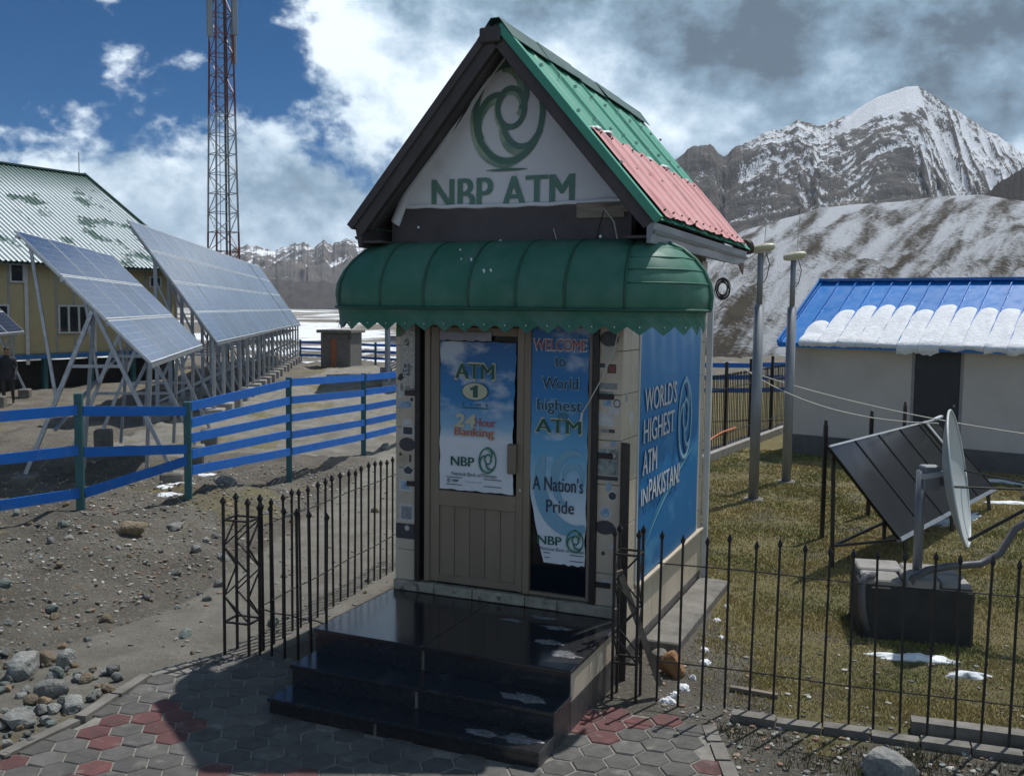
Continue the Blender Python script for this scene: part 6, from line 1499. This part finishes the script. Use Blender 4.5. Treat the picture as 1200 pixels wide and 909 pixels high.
def build_grass():
    rr = random.Random(31); vs = []; fs = []; tint = []; n = 0
    while n < 85000:
        y = 6.7 + (rr.random()**1.15)*15; x = rr.uniform(1.5, min(13, y*.62+.4))
        if y < 7.9-(x-.4)*.33: continue
        a = (x-K0.x)*math.cos(KTH)+(y-K0.y)*math.sin(KTH); b = -(x-K0.x)*math.sin(KTH)+(y-K0.y)*math.cos(KTH)
        if a < KW+.40 and -.6 < b < 3.3: continue
        if (a < KW+1.0 and b < .9) and rr.random() < .8: continue
        q = noise.fractal(Vector((x*.9, y*.9, 3)), 1, 2, 3)
        if rr.random() > .72+.7*q: continue
        z = gz(x, y); h = rr.uniform(.008, .026)*(1.1+.5*q)*(1+.03*(y-7)); g = sm(-.35, .55, noise.fractal(Vector((x*.7, y*.7, 9)), 1, 2, 3)+rr.uniform(-.35, .35))
        c = [u*(1-g)+v*g for u, v in zip((.42, .34, .15), (.21, .22, .075))]; k_ = rr.uniform(.7, 1.25)
        for bl in range(3):
            a_ = rr.uniform(0, 6.28); w = rr.uniform(.003, .006)*(1+.12*(y-7)); dx, dy = math.cos(a_), math.sin(a_); lx, ly = rr.gauss(0, .5)*h, rr.gauss(0, .5)*h; ox, oy = x+rr.gauss(0, .025), y+rr.gauss(0, .025); o = len(vs)
            vs += [(ox-dx*w, oy-dy*w, z-.004), (ox+dx*w, oy+dy*w, z-.004), (ox+lx, oy+ly, z+h)]; fs.append((o, o+1, o+2)); tint += [c[0]*k_, c[1]*k_, c[2]*k_, 1]*3
        n += 1
    # taller weeds by the kerb ditch
    for _ in range(1500):
        x = rr.uniform(1.55, 4.2); y = 7.02-(x-1.65)*.33-rr.random()**1.5*.55; z = gz(x, y); h = rr.uniform(.03, .12)*(1 if noise.noise(Vector((x*2, y*2, 1))) > -.1 else .3); c = rr.choice(((.15, .12, .05), (.08, .09, .03), (.10, .075, .04)))
        for bl in range(2):
            a_ = rr.uniform(0, 6.28); w = .004; dx, dy = math.cos(a_), math.sin(a_); o = len(vs); ox, oy = x+rr.gauss(0, .02), y+rr.gauss(0, .02)
            vs += [(ox-dx*w, oy-dy*w, z-.004), (ox+dx*w, oy+dy*w, z-.004), (ox+rr.gauss(0, .4)*h, oy+rr.gauss(0, .4)*h, z+h)]; fs.append((o, o+1, o+2)); tint += [*c, 1]*3
    me = bpy.data.meshes.new('grass'); me.from_pydata(vs, [], fs); ca_ = me.color_attributes.new('tint', 'FLOAT_COLOR', 'POINT'); ca_.data.foreach_set('color', tint); me.materials.append(attr_mat('grass', .8))
    tag(link('grass', me), 'short yellowing grass growing over the fenced yard', 'grass', kind='stuff')
build_grass()

# ------------------------------------------------------------------ the walking person
def build_person():
    P = gp(10, 474); t = thing('person', (P.x, P.y, 0), R_(200), 'person in dark jacket and trousers walking near the stilt house', 'person')
    V = [((0, 0, .93), .15), ((0, 0, 1.12), .155), ((0, .02, 1.34), .17), ((0, .03, 1.47), .075), ((0, .05, 1.56), .075), ((0, .06, 1.66), .095), ((0, .05, 1.73), .06),
         ((.10, 0, .86), .10), ((.11, .12, .48), .072), ((.11, -.02, .09), .05), ((.11, .12, .045), .04),
         ((-.10, 0, .86), .10), ((-.11, -.06, .47), .072), ((-.11, -.26, .10), .05), ((-.11, -.16, .04), .04),
         ((.20, .02, 1.38), .068), ((.25, -.06, 1.12), .05), ((.24, .04, .90), .038), ((.24, .07, .82), .034),
         ((-.20, .02, 1.38), .068), ((-.25, .04, 1.12), .05), ((-.23, .20, .96), .038), ((-.23, .26, .90), .034)]
    E = [(0, 1), (1, 2), (2, 3), (3, 4), (4, 5), (5, 6), (0, 7), (7, 8), (8, 9), (9, 10), (0, 11), (11, 12), (12, 13), (13, 14), (2, 15), (15, 16), (16, 17), (17, 18), (2, 19), (19, 20), (20, 21), (21, 22)]
    me = bpy.data.meshes.new('body'); me.from_pydata([v for v, r in V], E, []); o = bpy.data.objects.new('tmp', me); col.objects.link(o)
    md = o.modifiers.new('s', 'SKIN'); 
    for i, (v, r) in enumerate(V): me.skin_vertices[0].data[i].radius = (r, r*.85)
    me.skin_vertices[0].data[0].use_root = True
    o.modifiers.new('d', 'SUBSURF').levels = 2
    dg = bpy.context.evaluated_depsgraph_get(); m2 = bpy.data.meshes.new_from_object(o.evaluated_get(dg)); bpy.data.objects.remove(o)
    m2.materials.clear()
    for m in (mat('trousers', (.05, .045, .045), (.035, .032, .032), 6, .9), mat('jacket', (.022, .022, .028), (.03, .03, .036), 6, .8), mat('skin', (.30, .17, .11), (.27, .15, .10), 6, .6), mat('hair', (.012, .01, .01), (.02, .017, .015), 20, .7), mat('shoes', (.015, .014, .014), (.02, .02, .02), 6, .6)): m2.materials.append(m)
    for p in m2.polygons:
        c = p.center
        p.material_index = 4 if c.z < .085 else 0 if c.z < .88 and abs(c.x) < .2 else 2 if (abs(c.x) > .18 and c.z < .92) or (c.z > 1.5 and c.y > .02 and c.z < 1.69) else 3 if c.z > 1.52 else 1
        p.use_smooth = True
    link('body', m2, t)
    MB().grid(lambda u, v: (.215*(1+.12*v)*math.cos(u*2*math.pi), .16*(1+.12*v)*math.sin(u*2*math.pi), 1.12-.36*v), 20, 5).build('coat_skirt', MATS['jacket'], t, True)
    # small face details
    for s in (-1, 1): MB().tube([(s*.034, .148, 1.655), (s*.034, .156, 1.655)], .010, 8).build('eye', MATS['hair'], t)
    MB().tube([(0, .145, 1.655), (0, .172, 1.62)], [.010, .018], 6).build('nose', MATS['skin'], t); MB().box(-.024, .024, .138, .150, 1.583, 1.591).build('mouth', mat('lip', (.2, .09, .07), (.2, .09, .07), 5, .6), t)
    hair = MB(); hair.grid(lambda u, v: (.094*math.cos(u*2*math.pi)*math.cos(v*1.5), .045+.104*math.sin(u*2*math.pi)*math.cos(v*1.5), 1.675+.075*math.sin(v*1.5)), 16, 6); hair.build('hair', MATS['hair'], t, True)
build_person()

# ------------------------------------------------------------------ thin mountain haze
def build_haze():
    m = bpy.data.materials.new('haze'); m.use_nodes = True; nt = m.node_tree; nt.nodes.clear(); out = nt.nodes.new('ShaderNodeOutputMaterial'); v = nt.nodes.new('ShaderNodeVolumePrincipled')
    v.inputs['Color'].default_value = (.80, .88, 1.0, 1); v.inputs['Density'].default_value = .00010; v.inputs['Anisotropy'].default_value = .1; nt.links.new(v.outputs[0], out.inputs['Volume'])
    o = MB().box(-2550, 2550, -90, 3000, -4, 330).build('haze', m); tag(o, kind='stuff')
USE_HAZE = True
if USE_HAZE: build_haze()
